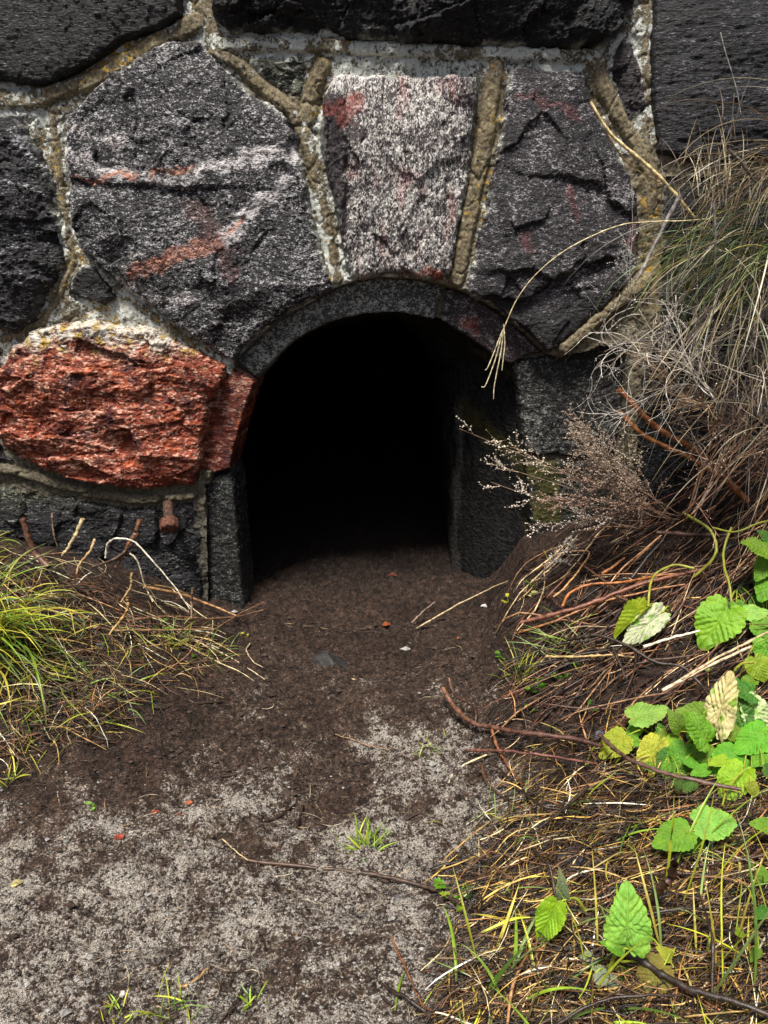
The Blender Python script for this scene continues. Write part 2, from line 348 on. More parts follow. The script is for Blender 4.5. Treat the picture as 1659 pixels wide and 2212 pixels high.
stone([(470,790),(520,812),(547,830),(530,880),(515,930),(502,978),(494,1020),(455,1032),(412,1030),(418,985),(428,928),(440,868),(462,820)], -.008, .006, .8, M_RED, (.17,.032,.016), (.56,.33,.25), .40, 'red granite corner set back beside the opening', paint=paint_red, soft=.008)
stone([(L_,1040),(20,1055),(70,1062),(150,1082),(250,1096),(340,1098),(414,1085),(428,1120),(432,1200),(438,1340),(440,1560),(L_,1560)], .0, .014, .8, M_DARK, (.010,.010,.012), (.28,.29,.28), .20, 'black foundation stone below the red granite', paint=paint_low)
stone([(430,1042),(492,1030),(500,1060),(506,1140),(515,1240),(524,1330),(536,1560),(440,1560),(434,1200)], -.022, .004, .5, M_DRESSED, (.012,.013,.012), (.20,.21,.19), .34, 'dressed dark grey door jamb left of the opening', name='jamb_stone', soft=.007)
stone([(717,165),(760,158),(830,162),(920,160),(1030,166),(1034,200),(1026,250),(1023,300),(1019,350),(1002,425),(990,500),(976,585),(966,606),(938,607),(910,600),(878,592),(838,592),(790,600),(753,607),(746,560),(736,500),(722,440),(711,400),(700,350),(693,300),(695,240),(700,200)], .022, .025, .62, M_STONE_V, (.075,.062,.062), (.74,.71,.67), .62, 'pale pinkish white keystone above the opening', name='keystone', steps=(([(745,230),(750,300),(748,400),(742,480)], .012), ([(1030,250),(985,350)], -.006)), paint=paint_key, stretch=(1.6,.8))
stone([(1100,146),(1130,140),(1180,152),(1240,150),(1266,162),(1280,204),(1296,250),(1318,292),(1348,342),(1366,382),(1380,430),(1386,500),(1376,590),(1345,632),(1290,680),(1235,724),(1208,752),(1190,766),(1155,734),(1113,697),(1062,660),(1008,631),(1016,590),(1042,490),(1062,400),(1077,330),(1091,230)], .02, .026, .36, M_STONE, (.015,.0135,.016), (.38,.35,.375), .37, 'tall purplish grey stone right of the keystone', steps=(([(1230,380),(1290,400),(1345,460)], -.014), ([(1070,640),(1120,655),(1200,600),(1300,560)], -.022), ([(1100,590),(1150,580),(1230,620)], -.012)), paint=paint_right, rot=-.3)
stone([(534,116),(600,122),(668,122),(662,165),(648,210),(614,204),(570,174),(545,144)], -.004, .008, .8, M_DARK, (.04,.045,.03), (.40,.41,.34), .34, 'small triangular stone spotted with yellow lichen')
stone([(1352,76),(1386,122),(1396,162),(1404,215),(1403,240),(1376,250),(1374,286),(1354,254),(1329,200),(1318,150),(1328,115)], .004, .012, .8, M_DARK, (.028,.022,.024), GF, .16, 'narrow dark diamond shaped stone between two mortar joints')
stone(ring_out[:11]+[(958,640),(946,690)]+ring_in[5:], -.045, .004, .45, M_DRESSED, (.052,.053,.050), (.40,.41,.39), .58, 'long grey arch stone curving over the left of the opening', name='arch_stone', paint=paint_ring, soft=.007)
stone([(966,622),(1005,632),(1060,660),(1110,697),(1150,733),(1187,768),(1150,776),(1112,797),(1075,778),(1040,752),(1010,730),(980,713),(958,700)], -.043, .006, .6, M_DRESSED, (.020,.017,.018), (.28,.26,.27), .42, 'short arch stone with a reddish tinge over the right of the opening', name='arch_stone', paint=paint_ring, soft=.008)
stone([(1121,802),(1132,782),(1192,774),(1222,762),(1290,745),(1340,740),(1365,800),(1362,900),(1345,990),(1260,1004),(1200,998),(1160,1000),(1141,992),(1133,900)], -.045, .012, .8, M_DRESSED, (.013,.013,.012), (.21,.21,.20), .38, 'rounded grey jamb stone right of the opening', name='jamb_stone', soft=.012)
stone([(1143,1004),(1200,1006),(1262,1012),(1345,1000),(1362,1100),(1365,1560),(1170,1560),(1160,1200),(1150,1080)], -.052, .008, .7, M_DRESSED, (.007,.008,.006), (.10,.10,.08), .34, 'mossy lower jamb stone right of the opening', name='jamb_stone', paint=paint_moss_jamb)
# mortar beads: centre line, half width px, bead height m, lichen, yellow, label
J = [([(-640,170),(-60,208),(60,214),(110,196),(190,170),(280,120),(350,76),(425,42)], 17, .016, .55, .5, 'thick mortar joint rising to the top left'),
 ([(425,-400),(430,0),(452,60),(464,100)], 15, .012, .7, .5, 'mortar joint between the two top stones'),
 ([(470,92),(600,91),(750,97),(900,105),(1100,112),(1292,118)], 13, .018, .85, .42, 'long level mortar joint crusted with white lichen'),
 ([(462,108),(520,140),(570,190),(630,238),(662,300),(684,400),(704,500),(722,600)], 13, .016, .45, .35, 'curved mortar joint left of the keystone'),
 ([(697,135),(678,180),(664,250)], 15, .012, .5, .4, 'short mortar joint beside the small triangular stone'),
 ([(1072,140),(1058,230),(1044,330),(1024,430),(1006,520),(990,602)], 15, .016, .30, .42, 'straight brown mortar joint right of the keystone'),
 ([(1290,120),(1310,190),(1345,252),(1385,322),(1408,370),(1410,440),(1414,520),(1420,700)], 15, .014, .42, .3, 'mortar joint slanting down to the right'),
 ([(1382,20),(1342,85),(1308,122)], 9, .008, .6, .2, 'mortar joint above the diamond shaped stone'),
 ([(1398,-400),(1400,60),(1403,200),(1400,280),(1408,360)], 8, .006, .62, .2, 'ragged mortar joint along the right hand stone'),
 ([(104,250),(115,330),(128,430),(142,520),(152,565),(125,630),(80,698),(0,735)], 7, .006, .5, .35, 'thin ragged mortar joint down the left side'),
 ([(165,545),(225,605),(300,665),(380,722),(470,780)], 8, .006, .8, .62, 'lichen covered mortar joint above the red stone'),
 ([(-640,1020),(-30,1008),(60,1028),(120,1048),(200,1068),(290,1080),(334,1082)], 9.5, .024, .2, .1, 'grey mortar bead under the red stone'),
 ([(362,1078),(414,1074)], 8, .020, .2, .1, 'short stub of mortar under the red stone'),
 ([(1222,752),(1262,716),(1320,668),(1400,604)], 14, .030, .35, .2, 'mortar joint running up from the right jamb'),
 ([(958,622),(952,660),(950,692)], 6, .004, .25, .1, 'pale mortar joint between the two arch stones')]
rec_poly = ring_out+[(1232,782),(1300,752),(1362,745),(1368,1560),(520,1560),(440,1100),(500,800)]      # where the wall face steps back
GSTEP = .0033
gx = np.arange(-1.75, 1.75, GSTEP); gz = np.arange(-.14, 2.25, GSTEP)
GX, GZ = np.meshgrid(gx, gz); nX, nZ = len(gx), len(gz)
PX, PY = proj(np.stack([GX, np.full_like(GX, YW-.02), GZ], -1))
WN1 = fbm(GX, GZ, 22, 4, 1); WN2 = fbm(GX, GZ, 22, 4, 9); PXS = F/2.2    # px per metre approx
WX = PX+WN1*9+fbm(GX, GZ, 90, 2, 12)*3; WY = PY+WN2*9+fbm(GX, GZ, 90, 2, 15)*3
SDopen = polysd(PX, PY, open_poly)/PXS
wall = empty('stone_wall', (0, YW, 0), 'old fieldstone wall of dark split boulders with lichened mortar and a low arched opening', 'wall'); wall['kind'] = 'thing'
def grid_faces(mask):
    """quads whose four corners are all in mask"""
    q = mask[:-1, :-1] & mask[1:, :-1] & mask[:-1, 1:] & mask[1:, 1:]
    r, c = np.nonzero(q); i = r*nX+c
    return np.stack([i, i+1, i+1+nX, i+nX], -1)
allst = np.full(GX.shape, -1e9)
for k, s in enumerate(S):
    poly = s['poly']; xs = [p[0] for p in poly]; ys = [p[1] for p in poly]; mg = 60
    sub = (PX > min(xs)-mg) & (PX < max(xs)+mg) & (PY > min(ys)-mg) & (PY < max(ys)+mg)
    rr = np.nonzero(sub.any(1))[0]; cc = np.nonzero(sub.any(0))[0]
    sl = (slice(rr[0], rr[-1]+1), slice(cc[0], cc[-1]+1))
    x, z = GX[sl], GZ[sl]
    tight = s['mat'] is M_DRESSED or 'corner' in s['label']
    sdp = polysd(PX[sl]*.8+WX[sl]*.2 if tight else WX[sl], PY[sl]*.8+WY[sl]*.2 if tight else WY[sl], poly)/PXS
    allst[sl] = np.maximum(allst[sl], sdp)
    ca, sa = math.cos(s['rot']), math.sin(s['rot'])
    u = (x*ca+z*sa)*s['stretch'][0]; v = (-x*sa+z*ca)*s['stretch'][1]
    wu = u+fbm(u, v, 7, 3, k+3)*.05; wv = v+fbm(u, v, 7, 3, k+8)*.05
    r = s['rough']
    h = s['h0']+s['bulge']*(1-np.exp(-np.maximum(sdp, 0)/.09))*(.75+.45*fbm(u, v, 3, 2, k))
    if tight:
        h += r*(.006*fbm(u, v, 8, 3, k+2)+.0045*fbm(u, v, 40, 3, k+1)+.003*fbm(u, v, 110, 2, k))
    else:
        h += r*(.018*fbm(wu, wv, 4.5, 3, k+2)+.26*facets(wu, wv, 9, k, .9)+.12*facets(wu*1.0, wv*1.7, 24, k+3, .9)+.14*facets(wu, wv*1.6, 75, k+5, .9)
              +.0035*fbm(wu, wv, 60, 3, k+1, .6, True)+.0045*fbm(wu, wv*1.5, 135, 2, k))
    for ln, dh in s['steps']:
        d = linesd(WX[sl]+WN2[sl]*14, WY[sl]+WN1[sl]*14, ln)/PXS
        # a broken ledge: full offset on the lower side, feathered away
        bx = np.array(ln); yy = np.interp(PX[sl]+WN1[sl]*22, *zip(*sorted(ln, key=lambda p: p[0])))
        if abs(bx[0, 0]-bx[-1, 0]) < 40:
            side = ss(-6, 6, np.interp(PY[sl], *zip(*sorted([(p[1], p[0]) for p in ln])))-(PX[sl]+WN1[sl]*8))
        else: side = ss(-6, 6, PY[sl]+WN2[sl]*14-yy)
        fade = np.exp(-d/.06); h += (side*dh*1.15-dh*.15)*fade
    ed = s['soft']*(1+.9*WN1[sl]) if not tight else s['soft']
    h -= .016*np.clip(1-sdp/np.maximum(ed, .003), 0, 1)**2
    h = np.where(sdp < 0, h-np.minimum(-sdp*(22 if tight else (7 if s['h0'] > .01 else 4)), .13), h)
    keep = (sdp > (-.009 if tight else -.019))
    V = np.stack([x, YW-h, z], -1)
    full = np.zeros(GX.shape, bool); full[sl] = keep
    fi = grid_faces(full)
    VV = np.zeros((nZ, nX, 3)); VV[sl] = V; VV = VV.reshape(-1, 3)
    u_, inv = np.unique(fi, return_inverse=True); inv = inv.reshape(fi.shape)
    ppx, ppy = PX.ravel()[u_], PY.ravel()[u_]
    c = np.tile(np.array(s['col'], float), (len(u_), 1)); fc = np.tile(np.array(s['fcol'], float), (len(u_), 1))
    fl = np.full(len(u_), float(s['fle']))
    lx, lz = GX.ravel()[u_], GZ.ravel()[u_]
    tv = fbm(lx, lz, 6, 4, k+30); fl += tv*.22; c *= (1+.5*fbm(lx, lz, 9, 3, k+40))[:, None]
    if s['paint']: s['paint'](ppx, ppy, c, fc, fl)
    # lichen creeping from the joints over the stone edges
    sde = np.zeros(GX.shape); sde[sl] = sdp; sde = sde.ravel()[u_]
    if not tight and ppy.min() < 900:
        m = ss(.014, .0, sde+.016*fbm(lx, lz, 35, 3, 5))*ss(.0, .35, fbm(lx, lz, 14, 3, 77)+.10)*ss(800, 600, ppy)
        c = mixc(c, m, (.30, .31, .27)); fc = mixc(fc, m, (.70, .71, .64)); fl = fl+m*.3
    o = mesh(s['name'], VV[u_], Fq=inv, mat=s['mat'], parent=wall, cols=dict(Col=np.clip(c, .003, .9), FCol=np.clip(fc, .01, .9), Fle=np.clip(fl, 0, 1)))
    o['label'] = s['label']
# mortar
rec = polysd(PX, PY, rec_poly)/PXS
mh = -.004-.052*ss(-.004, .006, rec)
jd = np.full(GX.shape, 1e9); jid = np.zeros(GX.shape, int); bead = np.zeros(GX.shape); lich = np.zeros(GX.shape)+.0; yel = np.zeros(GX.shape)
MX = PX+WN1*5; MY = PY+WN2*5
for j, (ln, hw, bh, li, ye, lb) in enumerate(J):
    hw = hw*(1.24 if hw > 9 else 1.15)
    d = linesd(MX, MY, ln); hw2 = hw*(1+.24*fbm(GX, GZ, 9, 2, j+60)+.12*fbm(GX, GZ, 30, 3, j+66))
    prof = bh*np.clip(1-(d/hw2)**3, 0, 1)**.7
    bead = np.maximum(bead, prof)
    nd = d/hw; m = nd < jd; jd = np.where(m, nd, jd); jid = np.where(m, j, jid); lich = np.where(m, li, lich); yel = np.where(m, ye, yel)
bead = np.where((jid >= 11) & (jid <= 13), bead, np.minimum(bead, .0135+.003*fbm(GX, GZ, 14, 3, 69))); mh = mh+bead+.005*fbm(GX, GZ, 20, 4, 70)+.003*fbm(GX, GZ, 70, 3, 71)+.002*fbm(GX, GZ, 150, 2, 73)
ck = 1-np.abs(fbm(GX, GZ, 7, 3, 75)); mh = mh-.006*ss(.975, 1.0, ck)
# crust of lichen has its own thickness at the edge of the stones
crust = ss(.9, 1.5, jd)*ss(-.1, .3, fbm(GX, GZ, 26, 3, 74)); mh += .006*crust*(rec < 0)
keepm = (allst < .016) & (SDopen < -.0045)
mh = np.where(SDopen > -.012, mh-.03*np.clip((SDopen+.012)/.008, 0, 1), mh)
facm = grid_faces(keepm)
fj = jid.ravel()[facm[:, 0]]
VM = np.stack([GX, YW-mh, GZ], -1).reshape(-1, 3)
mc = np.tile(np.array([.165, .138, .084]), (VM.shape[0], 1))*(1+.35*fbm(GX, GZ, 12, 3, 80).ravel())[:, None]
pyr = PY.ravel(); pxr = PX.ravel()
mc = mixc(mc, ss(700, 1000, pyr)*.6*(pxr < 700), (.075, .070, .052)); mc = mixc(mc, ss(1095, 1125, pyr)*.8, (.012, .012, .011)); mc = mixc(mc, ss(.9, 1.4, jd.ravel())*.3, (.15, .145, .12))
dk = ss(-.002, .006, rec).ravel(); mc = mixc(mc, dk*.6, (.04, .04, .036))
LI = np.clip(lich*.85+.30*ss(.75, 1.3, jd)*(rec < 0)-.06+.55*fbm(GX, GZ, 9, 3, 81)+.25*fbm(GX, GZ, 45, 2, 83), 0, .78)*ss(1000, 860, PY)*(rec < 0)
LI = np.where((PY > 840) | ((PX > 1180) & (PY > 330)), LI*.35, LI)
ppx, ppy = PX, PY
seep = band(ppx.ravel(), ppy.ravel(), [(672,410),(690,480),(705,540),(716,612)], 14, 3).reshape(PX.shape); LI = np.maximum(LI, seep*1.4)
seep2 = band(ppx.ravel(), ppy.ravel(), [(712,405),(725,450),(738,520),(746,600)], 9, 4).reshape(PX.shape); LI = np.maximum(LI, seep2*1.4)
YE = np.clip(yel*.9+.5*fbm(GX, GZ, 5, 2, 90), 0, 1)*(PY < 860)*(rec < 0)
YE = np.maximum(YE, seep*.75*ss(430, 470, PY))
YE = np.where((PX > 1385) & (PX < 1430) & (PY > 380) & (PY < 470), .9*ss(.0, .3, fbm(GX, GZ, 20, 3, 91)), YE)
for j in range(len(J)):
    fj_ = facm[fj == j]
    if len(fj_) < 4: continue
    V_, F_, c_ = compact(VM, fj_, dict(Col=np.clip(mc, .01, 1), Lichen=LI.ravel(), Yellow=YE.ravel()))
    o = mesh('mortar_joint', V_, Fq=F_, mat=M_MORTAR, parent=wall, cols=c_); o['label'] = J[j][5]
del VM, mc
# masonry mass behind the face, so that the wall has its thickness
def boxes(bl):
    V = []; Fs = []
    for (x0, x1, y0, y1, z0, z1) in bl:
        b = len(V); V += [(x0,y0,z0),(x1,y0,z0),(x1,y1,z0),(x0,y1,z0),(x0,y0,z1),(x1,y0,z1),(x1,y1,z1),(x0,y1,z1)]
        Fs += [(b,b+3,b+2,b+1),(b+4,b+5,b+6,b+7),(b,b+1,b+5,b+4),(b+1,b+2,b+6,b+5),(b+2,b+3,b+7,b+6),(b+3,b,b+4,b+7)]
    return np.array(V, float), np.array(Fs)
V, Fq = boxes([(-6, -.72, YW+.075, 6, -.3, 1.28), (.78, 6, YW+.075, 6, -.3, 1.28), (-6, 6, YW+.075, 6, 1.282, 2.6), (-.719, .779, 5.2, 6, -.3, 1.279)])
nV = len(V)
mesh('wall_core', V, Fq=Fq, mat=M_DARK, parent=wall, smooth=False, cols=dict(Col=np.tile(DK, (nV, 1)), FCol=np.tile(GF, (nV, 1)), Fle=np.full(nV, .1)))
# passage lining: arch carried back into the dark, right side splayed inwards
prof = [(1165,1500),(1160,1200),(1150,1080),(1140,990),(1132,900),(1120,830)]+ring_in+[(532,875),(515,925),(503,975),(497,1020),(500,1060),(506,1140),(515,1240),(524,1330),(535,1500)]
P0 = at(*np.array(prof, float).T, YW+.06); P0[:, 1] = 0
K = 150; P0 = smooth_poly(P0, K)
deps = np.concatenate([np.linspace(0, .5, 90), np.linspace(.53, 3.0, 40)])
V = []
for d in deps:
    Q = P0.copy(); sq = 1-.53*ss(0, 1, d/.34)*.97
    Q[:, 0] = np.where(Q[:, 0] > 0, Q[:, 0]*sq, Q[:, 0]*(1+.25*ss(0, .6, d))); Q[:, 2] = Q[:, 2]*(1-.06*ss(0, .5, d))+.004
    Q[:, 1] = YW+.052+d; 
    nrm = np.stack([-Q[:, 0], Q[:, 0]*0, .5-Q[:, 2]], -1); nrm /= np.linalg.norm(nrm, axis=1, keepdims=True)
    a = np.linspace(0, 3, K); nn = .012*fbm(a+0*a, a*0+d, 9, 4, 7)+.006*fbm(a, a*0+d*1.5, 38, 2, 8)+.4*facets(a, a*0+d*1.4, 14, 3, .7)*.5
    amp = ss(0, .05, d)
    V.append(Q+nrm*(nn*amp)[:, None]-nrm*.004*(1-amp))
V = np.array(V); nd_, _ = V.shape[:2]
back = V[-1].mean(0)
ii = np.arange(nd_-1)[:, None]*K+np.arange(K-1)[None]; ii = ii.ravel(); Fq = np.stack([ii, ii+1, ii+K+1, ii+K], -1)
Vf = np.vstack([V.reshape(-1, 3), back[None]]); last = (nd_-1)*K+np.arange(K)
Ft = np.stack([last[:-1], last[1:], np.full(K-1, len(Vf)-1)], -1)
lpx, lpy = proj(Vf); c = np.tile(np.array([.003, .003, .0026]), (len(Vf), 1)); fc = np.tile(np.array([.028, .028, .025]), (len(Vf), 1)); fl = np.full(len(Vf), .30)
rgt = Vf[:, 0] > .1
mm = band(lpx, lpy, [(1000,885),(1030,910),(1060,945),(1095,970),(1140,1000)], 32, 3)*rgt; c = mixc(c, mm*.9, (.040, .036, .005)); fc = mixc(fc, mm, (.10, .085, .015)); fl -= mm*.1
mm = band(lpx, lpy, [(1030,760),(1070,790),(1115,815)], 14, 3)*rgt; c = mixc(c, mm*.7, (.07, .055, .025))
mm = band(lpx, lpy, [(985,880),(992,1000),(990,1120),(984,1230)], 13, 5, .01)*rgt; c = mixc(c, mm*.9, (.06, .056, .048)); fc = mixc(fc, mm, (.12, .11, .09))
mm = band(lpx, lpy, [(1140,1000),(1165,1060),(1150,1150)], 36, 6)*rgt; c = mixc(c, mm*.8, (.035, .034, .007)); fc = mixc(fc, mm, (.09, .09, .02))
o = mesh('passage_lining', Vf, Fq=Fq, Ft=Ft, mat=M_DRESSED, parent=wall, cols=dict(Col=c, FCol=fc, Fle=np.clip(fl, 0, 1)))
o['label'] = 'dark inner walls of the arched passage with a mossy streak on the right'

# ------------------------------------------------------------------ strands: tubes and ribbons in bulk
def frames(P):
    T = np.gradient(P, axis=1); T /= np.linalg.norm(T, axis=2, keepdims=True)+1e-9
    up = np.zeros_like(T); up[..., 2] = 1; up[np.abs(T[..., 2]) > .95] = (0, 1, 0)
    Nn = np.cross(T, up); Nn /= np.linalg.norm(Nn, axis=2, keepdims=True)+1e-9
    return T, Nn, np.cross(Nn, T)
class Strands:
    def __init__(s): s.V = []; s.Q = []; s.T = []; s.C = []; s.n = 0
    def tubes(s, P, R, C, sides=4, C2=None):
        """P (m,k,3), R (m,k) or (m,1), C (m,3)"""
        P = np.asarray(P, float)
        if P.ndim == 2: P = P[None]
        m, k, _ = P.shape; R = np.broadcast_to(np.asarray(R, float).reshape((-1, 1) if np.ndim(R) == 1 and len(R) == m and m != k else np.shape(R) or (1,)), (m, k)) if np.ndim(R) < 2 else np.broadcast_to(R, (m, k))
        C = np.broadcast_to(np.asarray(C, float), (m, 3))
        T, A, Bn = frames(P)
        th = np.arange(sides)*2*np.pi/sides
        V = P[:, :, None]+R[:, :, None, None]*(np.cos(th)[None, None, :, None]*A[:, :, None]+np.sin(th)[None, None, :, None]*Bn[:, :, None])
        idx = s.n+np.arange(m*k*sides).reshape(m, k, sides); nx = np.roll(idx, -1, 2)
        s.Q.append(np.stack([idx[:, :-1], nx[:, :-1], nx[:, 1:], idx[:, 1:]], -1).reshape(-1, 4))
        if sides == 4: s.Q.append(idx[:, 0, ::-1].reshape(-1, 4)); s.Q.append(idx[:, -1].reshape(-1, 4))
        V = V.reshape(-1, 3); s.V.append(V); s.n += len(V)
        cc = C[:, None, None]*np.ones((m, k, sides, 1))
        if C2 is not None:
            f = np.linspace(0, 1, k)[None, :, None, None]; cc = cc*(1-f)+np.broadcast_to(C2, (m, 3))[:, None, None]*f
        s.C.append(cc.reshape(-1, 3))
    def ribbons(s, P, W, C, C2=None, fold=.25, twist=None):
        P = np.asarray(P, float)
        if P.ndim == 2: P = P[None]
        m, k, _ = P.shape; W = np.broadcast_to(W, (m, k)); C = np.broadcast_to(np.asarray(C, float), (m, 3))
        T, A, Bn = frames(P)
        if twist is not None:
            tw = np.broadcast_to(np.asarray(twist).reshape(-1, 1, 1), (m, k, 1)); A, Bn = A*np.cos(tw)+Bn*np.sin(tw), -A*np.sin(tw)+Bn*np.cos(tw)
        V = np.stack([P-A*W[..., None]/2, P-Bn*(W*fold)[..., None], P+A*W[..., None]/2], 2)
        idx = s.n+np.arange(m*k*3).reshape(m, k, 3)
        s.Q.append(np.stack([idx[:, :-1, :-1], idx[:, :-1, 1:], idx[:, 1:, 1:], idx[:, 1:, :-1]], -1).reshape(-1, 4))
        V = V.reshape(-1, 3); s.V.append(V); s.n += len(V)
        cc = C[:, None, None]*np.ones((m, k, 3, 1))
        if C2 is not None:
            f = np.linspace(0, 1, k)[None, :, None, None]; cc = cc*(1-f)+np.broadcast_to(C2, (m, 3))[:, None, None]*f
        s.C.append(cc.reshape(-1, 3))
    def blobs(s, P, r, C):
        """small octahedra: seeds, crumbs; r (m,) or (m,3)"""
        P = np.asarray(P, float).reshape(-1, 3); m = len(P); r = np.asarray(r, float)
        r = np.broadcast_to(r[:, None] if r.ndim == 1 else r, (m, 3))
        D = np.array([(1,0,0),(0,1,0),(-1,0,0),(0,-1,0),(0,0,1),(0,0,-1)], float)
        jit = 1+rng.uniform(-.35, .35, (m, 6, 1))
        V = P[:, None]+D[None]*r[:, None]*jit
        f = np.array([(0,1,4),(1,2,4),(2,3,4),(3,0,4),(1,0,5),(2,1,5),(3,2,5),(0,3,5)])
        s.T.append((s.n+np.arange(m)[:, None, None]*6+f[None]).reshape(-1, 3)); s.V.append(V.reshape(-1, 3)); s.n += m*6
        s.C.append(np.repeat(np.broadcast_to(C, (m, 3)), 6, 0))
    def build(s, name, mat, parent=None, smooth=True, loc=None):
        return mesh(name, np.vstack(s.V), Fq=np.vstack(s.Q) if s.Q else None, Ft=np.vstack(s.T) if s.T else None, mat=mat, parent=parent, cols=dict(Col=np.clip(np.vstack(s.C), .002, 1)), smooth=smooth, loc=loc)

# ------------------------------------------------------------------ ground
toeY = [0.0, .78, 1.05, 1.52, 2.08, 2.6]; toeX = [-.05, .03, .09, .17, .33, .36]
rd = [0, .05, .10, .3, .46, .6, .74, .9, 1.1, 2.4, 6]; rz = [0, .10, .22, .305, .34, .43, .55, 1.0, 1.25, 1.5, 1.8]
ld = [0, .13, .44, .75, 1.4, 3, 8]; lz = [0, .035, .17, .26, .38, .55, .8]
def gh(x, y):
    toe = np.interp(y, toeY, toeX); d = x-toe
    prof_far = np.interp(d, [0, .2, .5, .8, 1.2, 2.4, 6], [0, .025, .075, .16, .34, .75, 1.3])
    wY = ss(1.35, 2.12, y); z = np.interp(d, rd, rz)*wY+prof_far*(1-wY)
    left = np.interp(-.42-x, ld, lz)*ss(1.05, 2.05, y)
    z = z+left
    inside = ss(2.15, 2.5, y)
    z = np.where(y > 2.1, z*(1-inside*(np.abs(x) < .9)), z)
    z = z-.055*np.exp(-((x+.08-.05*(y-1.3))/.30)**2)*ss(.7, 1.4, y)*ss(2.6, 2.1, y)      # worn trough
    z = z+.03*ss(1.2, .4, y)
    far = np.maximum(-y-1.2, 0); z = z+1.6*(1-np.exp(-far/1.6))+.06*np.maximum(-y-4, 0)     # unseen slope added behind the camera to keep low sky light out of the passage
    return z
def ghn(x, y):
    z = gh(x, y)
    n = .026*fbm(x, y, 5, 3, 101)+.014*fbm(x, y, 17, 3, 102)+.0085*fbm(x, y*1.3, 38, 3, 103, .55, True)+.006*fbm(x, y, 90, 2, 104)
    return z+n
def atg(px, py, lift=0., Yfrom=.3, Ymax=2.085):
    px = np.atleast_1d(np.asarray(px, float)); py = np.atleast_1d(np.asarray(py, float))
    d = ray(px, py); Y = np.full(px.shape, Yfrom); done = np.zeros(px.shape, bool)
    for _ in range(260):
        P = d*(Y/d[..., 1])[..., None]; hit = (CAM_H+P[..., 2]) < gh(P[..., 0], Y)+lift
        done |= hit; Y = np.where(done | (Y >= Ymax), Y, Y+.008)
    P = d*(Y/d[..., 1])[..., None]; P[..., 2] += CAM_H
    return P
def axis(lo, hi, c0, c1, fine, g=1.12):
    a = list(np.arange(c0, c1, fine)); st = fine
    while a[-1] < hi: st = min(st*g, 3); a.append(a[-1]+st)
    st = fine
    while a[0] > lo: st = min(st*g, 3); a.insert(0, a[0]-st)
    return np.array(a)
ax_x = axis(-60, 60, -1.25, 1.3, .0048); ax_y = axis(-60, 60, .55, 2.3, .0048)
X, Y = np.meshgrid(ax_x, ax_y); Zg = ghn(X, Y)
V = np.stack([X, Y, Zg], -1).reshape(-1, 3); nx_ = len(ax_x)
ii = (np.arange(len(ax_y)-1)[:, None]*nx_+np.arange(nx_-1)[None]).ravel(); Fq = np.stack([ii, ii+1, ii+nx_+1, ii+nx_], -1)
x, y = V[:, 0], V[:, 1]; gpx, gpy = proj(V)
near = (y > .3) & (y < 2.2) & (np.abs(x) < 2)
gpy = np.where(near, gpy, 1300)
c = np.tile(np.array([.036, .0235, .0180]), (len(V), 1)); c *= (1+.5*fbm(x, y, 6, 4, 110))[:, None]
n1 = fbm(x, y, 4.5, 4, 111); n2 = fbm(x, y, 13, 3, 112)
amt = ss(1300, 1900, gpy)*.84+.10+.25*np.clip(n1, -.3, 1)
n3 = fbm(x, y*1.6, 28, 3, 114)
grit = amt+.75*n1*ss(1350, 1650, gpy)+.50*n2*ss(1350, 1600, gpy)+.40*n3*ss(1350, 1600, gpy)
for (bx, by, br, bv) in ((960,1640,90,.35),(640,1440,90,.12),(560,1960,210,.22),(860,1980,170,.30),(960,1700,120,.22),(170,2020,130,.18),(680,1460,60,.10),(830,1560,120,.08),(120,2150,110,.15),(480,1700,150,.1)):
    grit += bv*np.exp(-((gpx-bx)**2+((gpy-by)*1.3)**2)/br**2)*(.4+1.1*np.clip(n2+.5, 0, 1))
for (bx, by, br, bv) in ((300,1560,130,.4),(600,1640,110,.25),(80,1760,110,.35),(20,2050,80,.35),(330,1660,120,.3),(760,1690,80,.3),(300,2050,110,.15)):
    grit -= bv*np.exp(-((gpx-bx)**2+((gpy-by)*1.3)**2)/br**2)
grit = grit-.55*ss(.02, .30, x-np.interp(y, toeY, toeX)+.08*n1)
grit = np.clip(np.where(near, grit, .15), 0, 1)
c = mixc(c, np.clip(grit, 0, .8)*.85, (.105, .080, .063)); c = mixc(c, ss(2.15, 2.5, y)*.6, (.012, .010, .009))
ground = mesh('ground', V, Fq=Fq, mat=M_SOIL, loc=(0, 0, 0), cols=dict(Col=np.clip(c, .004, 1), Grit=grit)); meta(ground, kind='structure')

# crumbs of soil and grit
def rand_px(poly, n):
    xs = [p[0] for p in poly]; ys = [p[1] for p in poly]; out = np.zeros((0, 2))
    while len(out) < n:
        q = rng.uniform((min(xs), min(ys)), (max(xs), max(ys)), (n*2, 2)); out = np.vstack([out, q[polysd(q[:, 0], q[:, 1], poly) > 0]])
    return out[:n]
st = Strands(); q = rand_px([(0,1500),(540,1290),(1140,1200),(1180,1400),(1050,1600),(1050,2260),(-40,2260)], 21000); P = atg(q[:, 0], q[:, 1])
r = .0010*np.exp(rng.normal(0, .62, len(P)))*(1+.5*(P[:, 1] > 1.3)); P[:, 2] = ghn(P[:, 0], P[:, 1])+r*.4
light = rng.random(len(P)) < np.clip((q[:, 1]-1600)/1100, .008, .38)
C = np.where(light[:, None], rng.uniform(.08, .32, (len(P), 1))*np.array([1, .97, .93]), rng.uniform(.5, 1.3, (len(P), 1))*np.array([.05, .034, .027]))
st.blobs(P, np.stack([r*1.3, r, r*.8], -1), C); meta(st.build('soil_crumbs', M_CRUMB, smooth=False), 'loose crumbs of dark soil and pale grit over the trodden path', 'soil', kind='stuff')

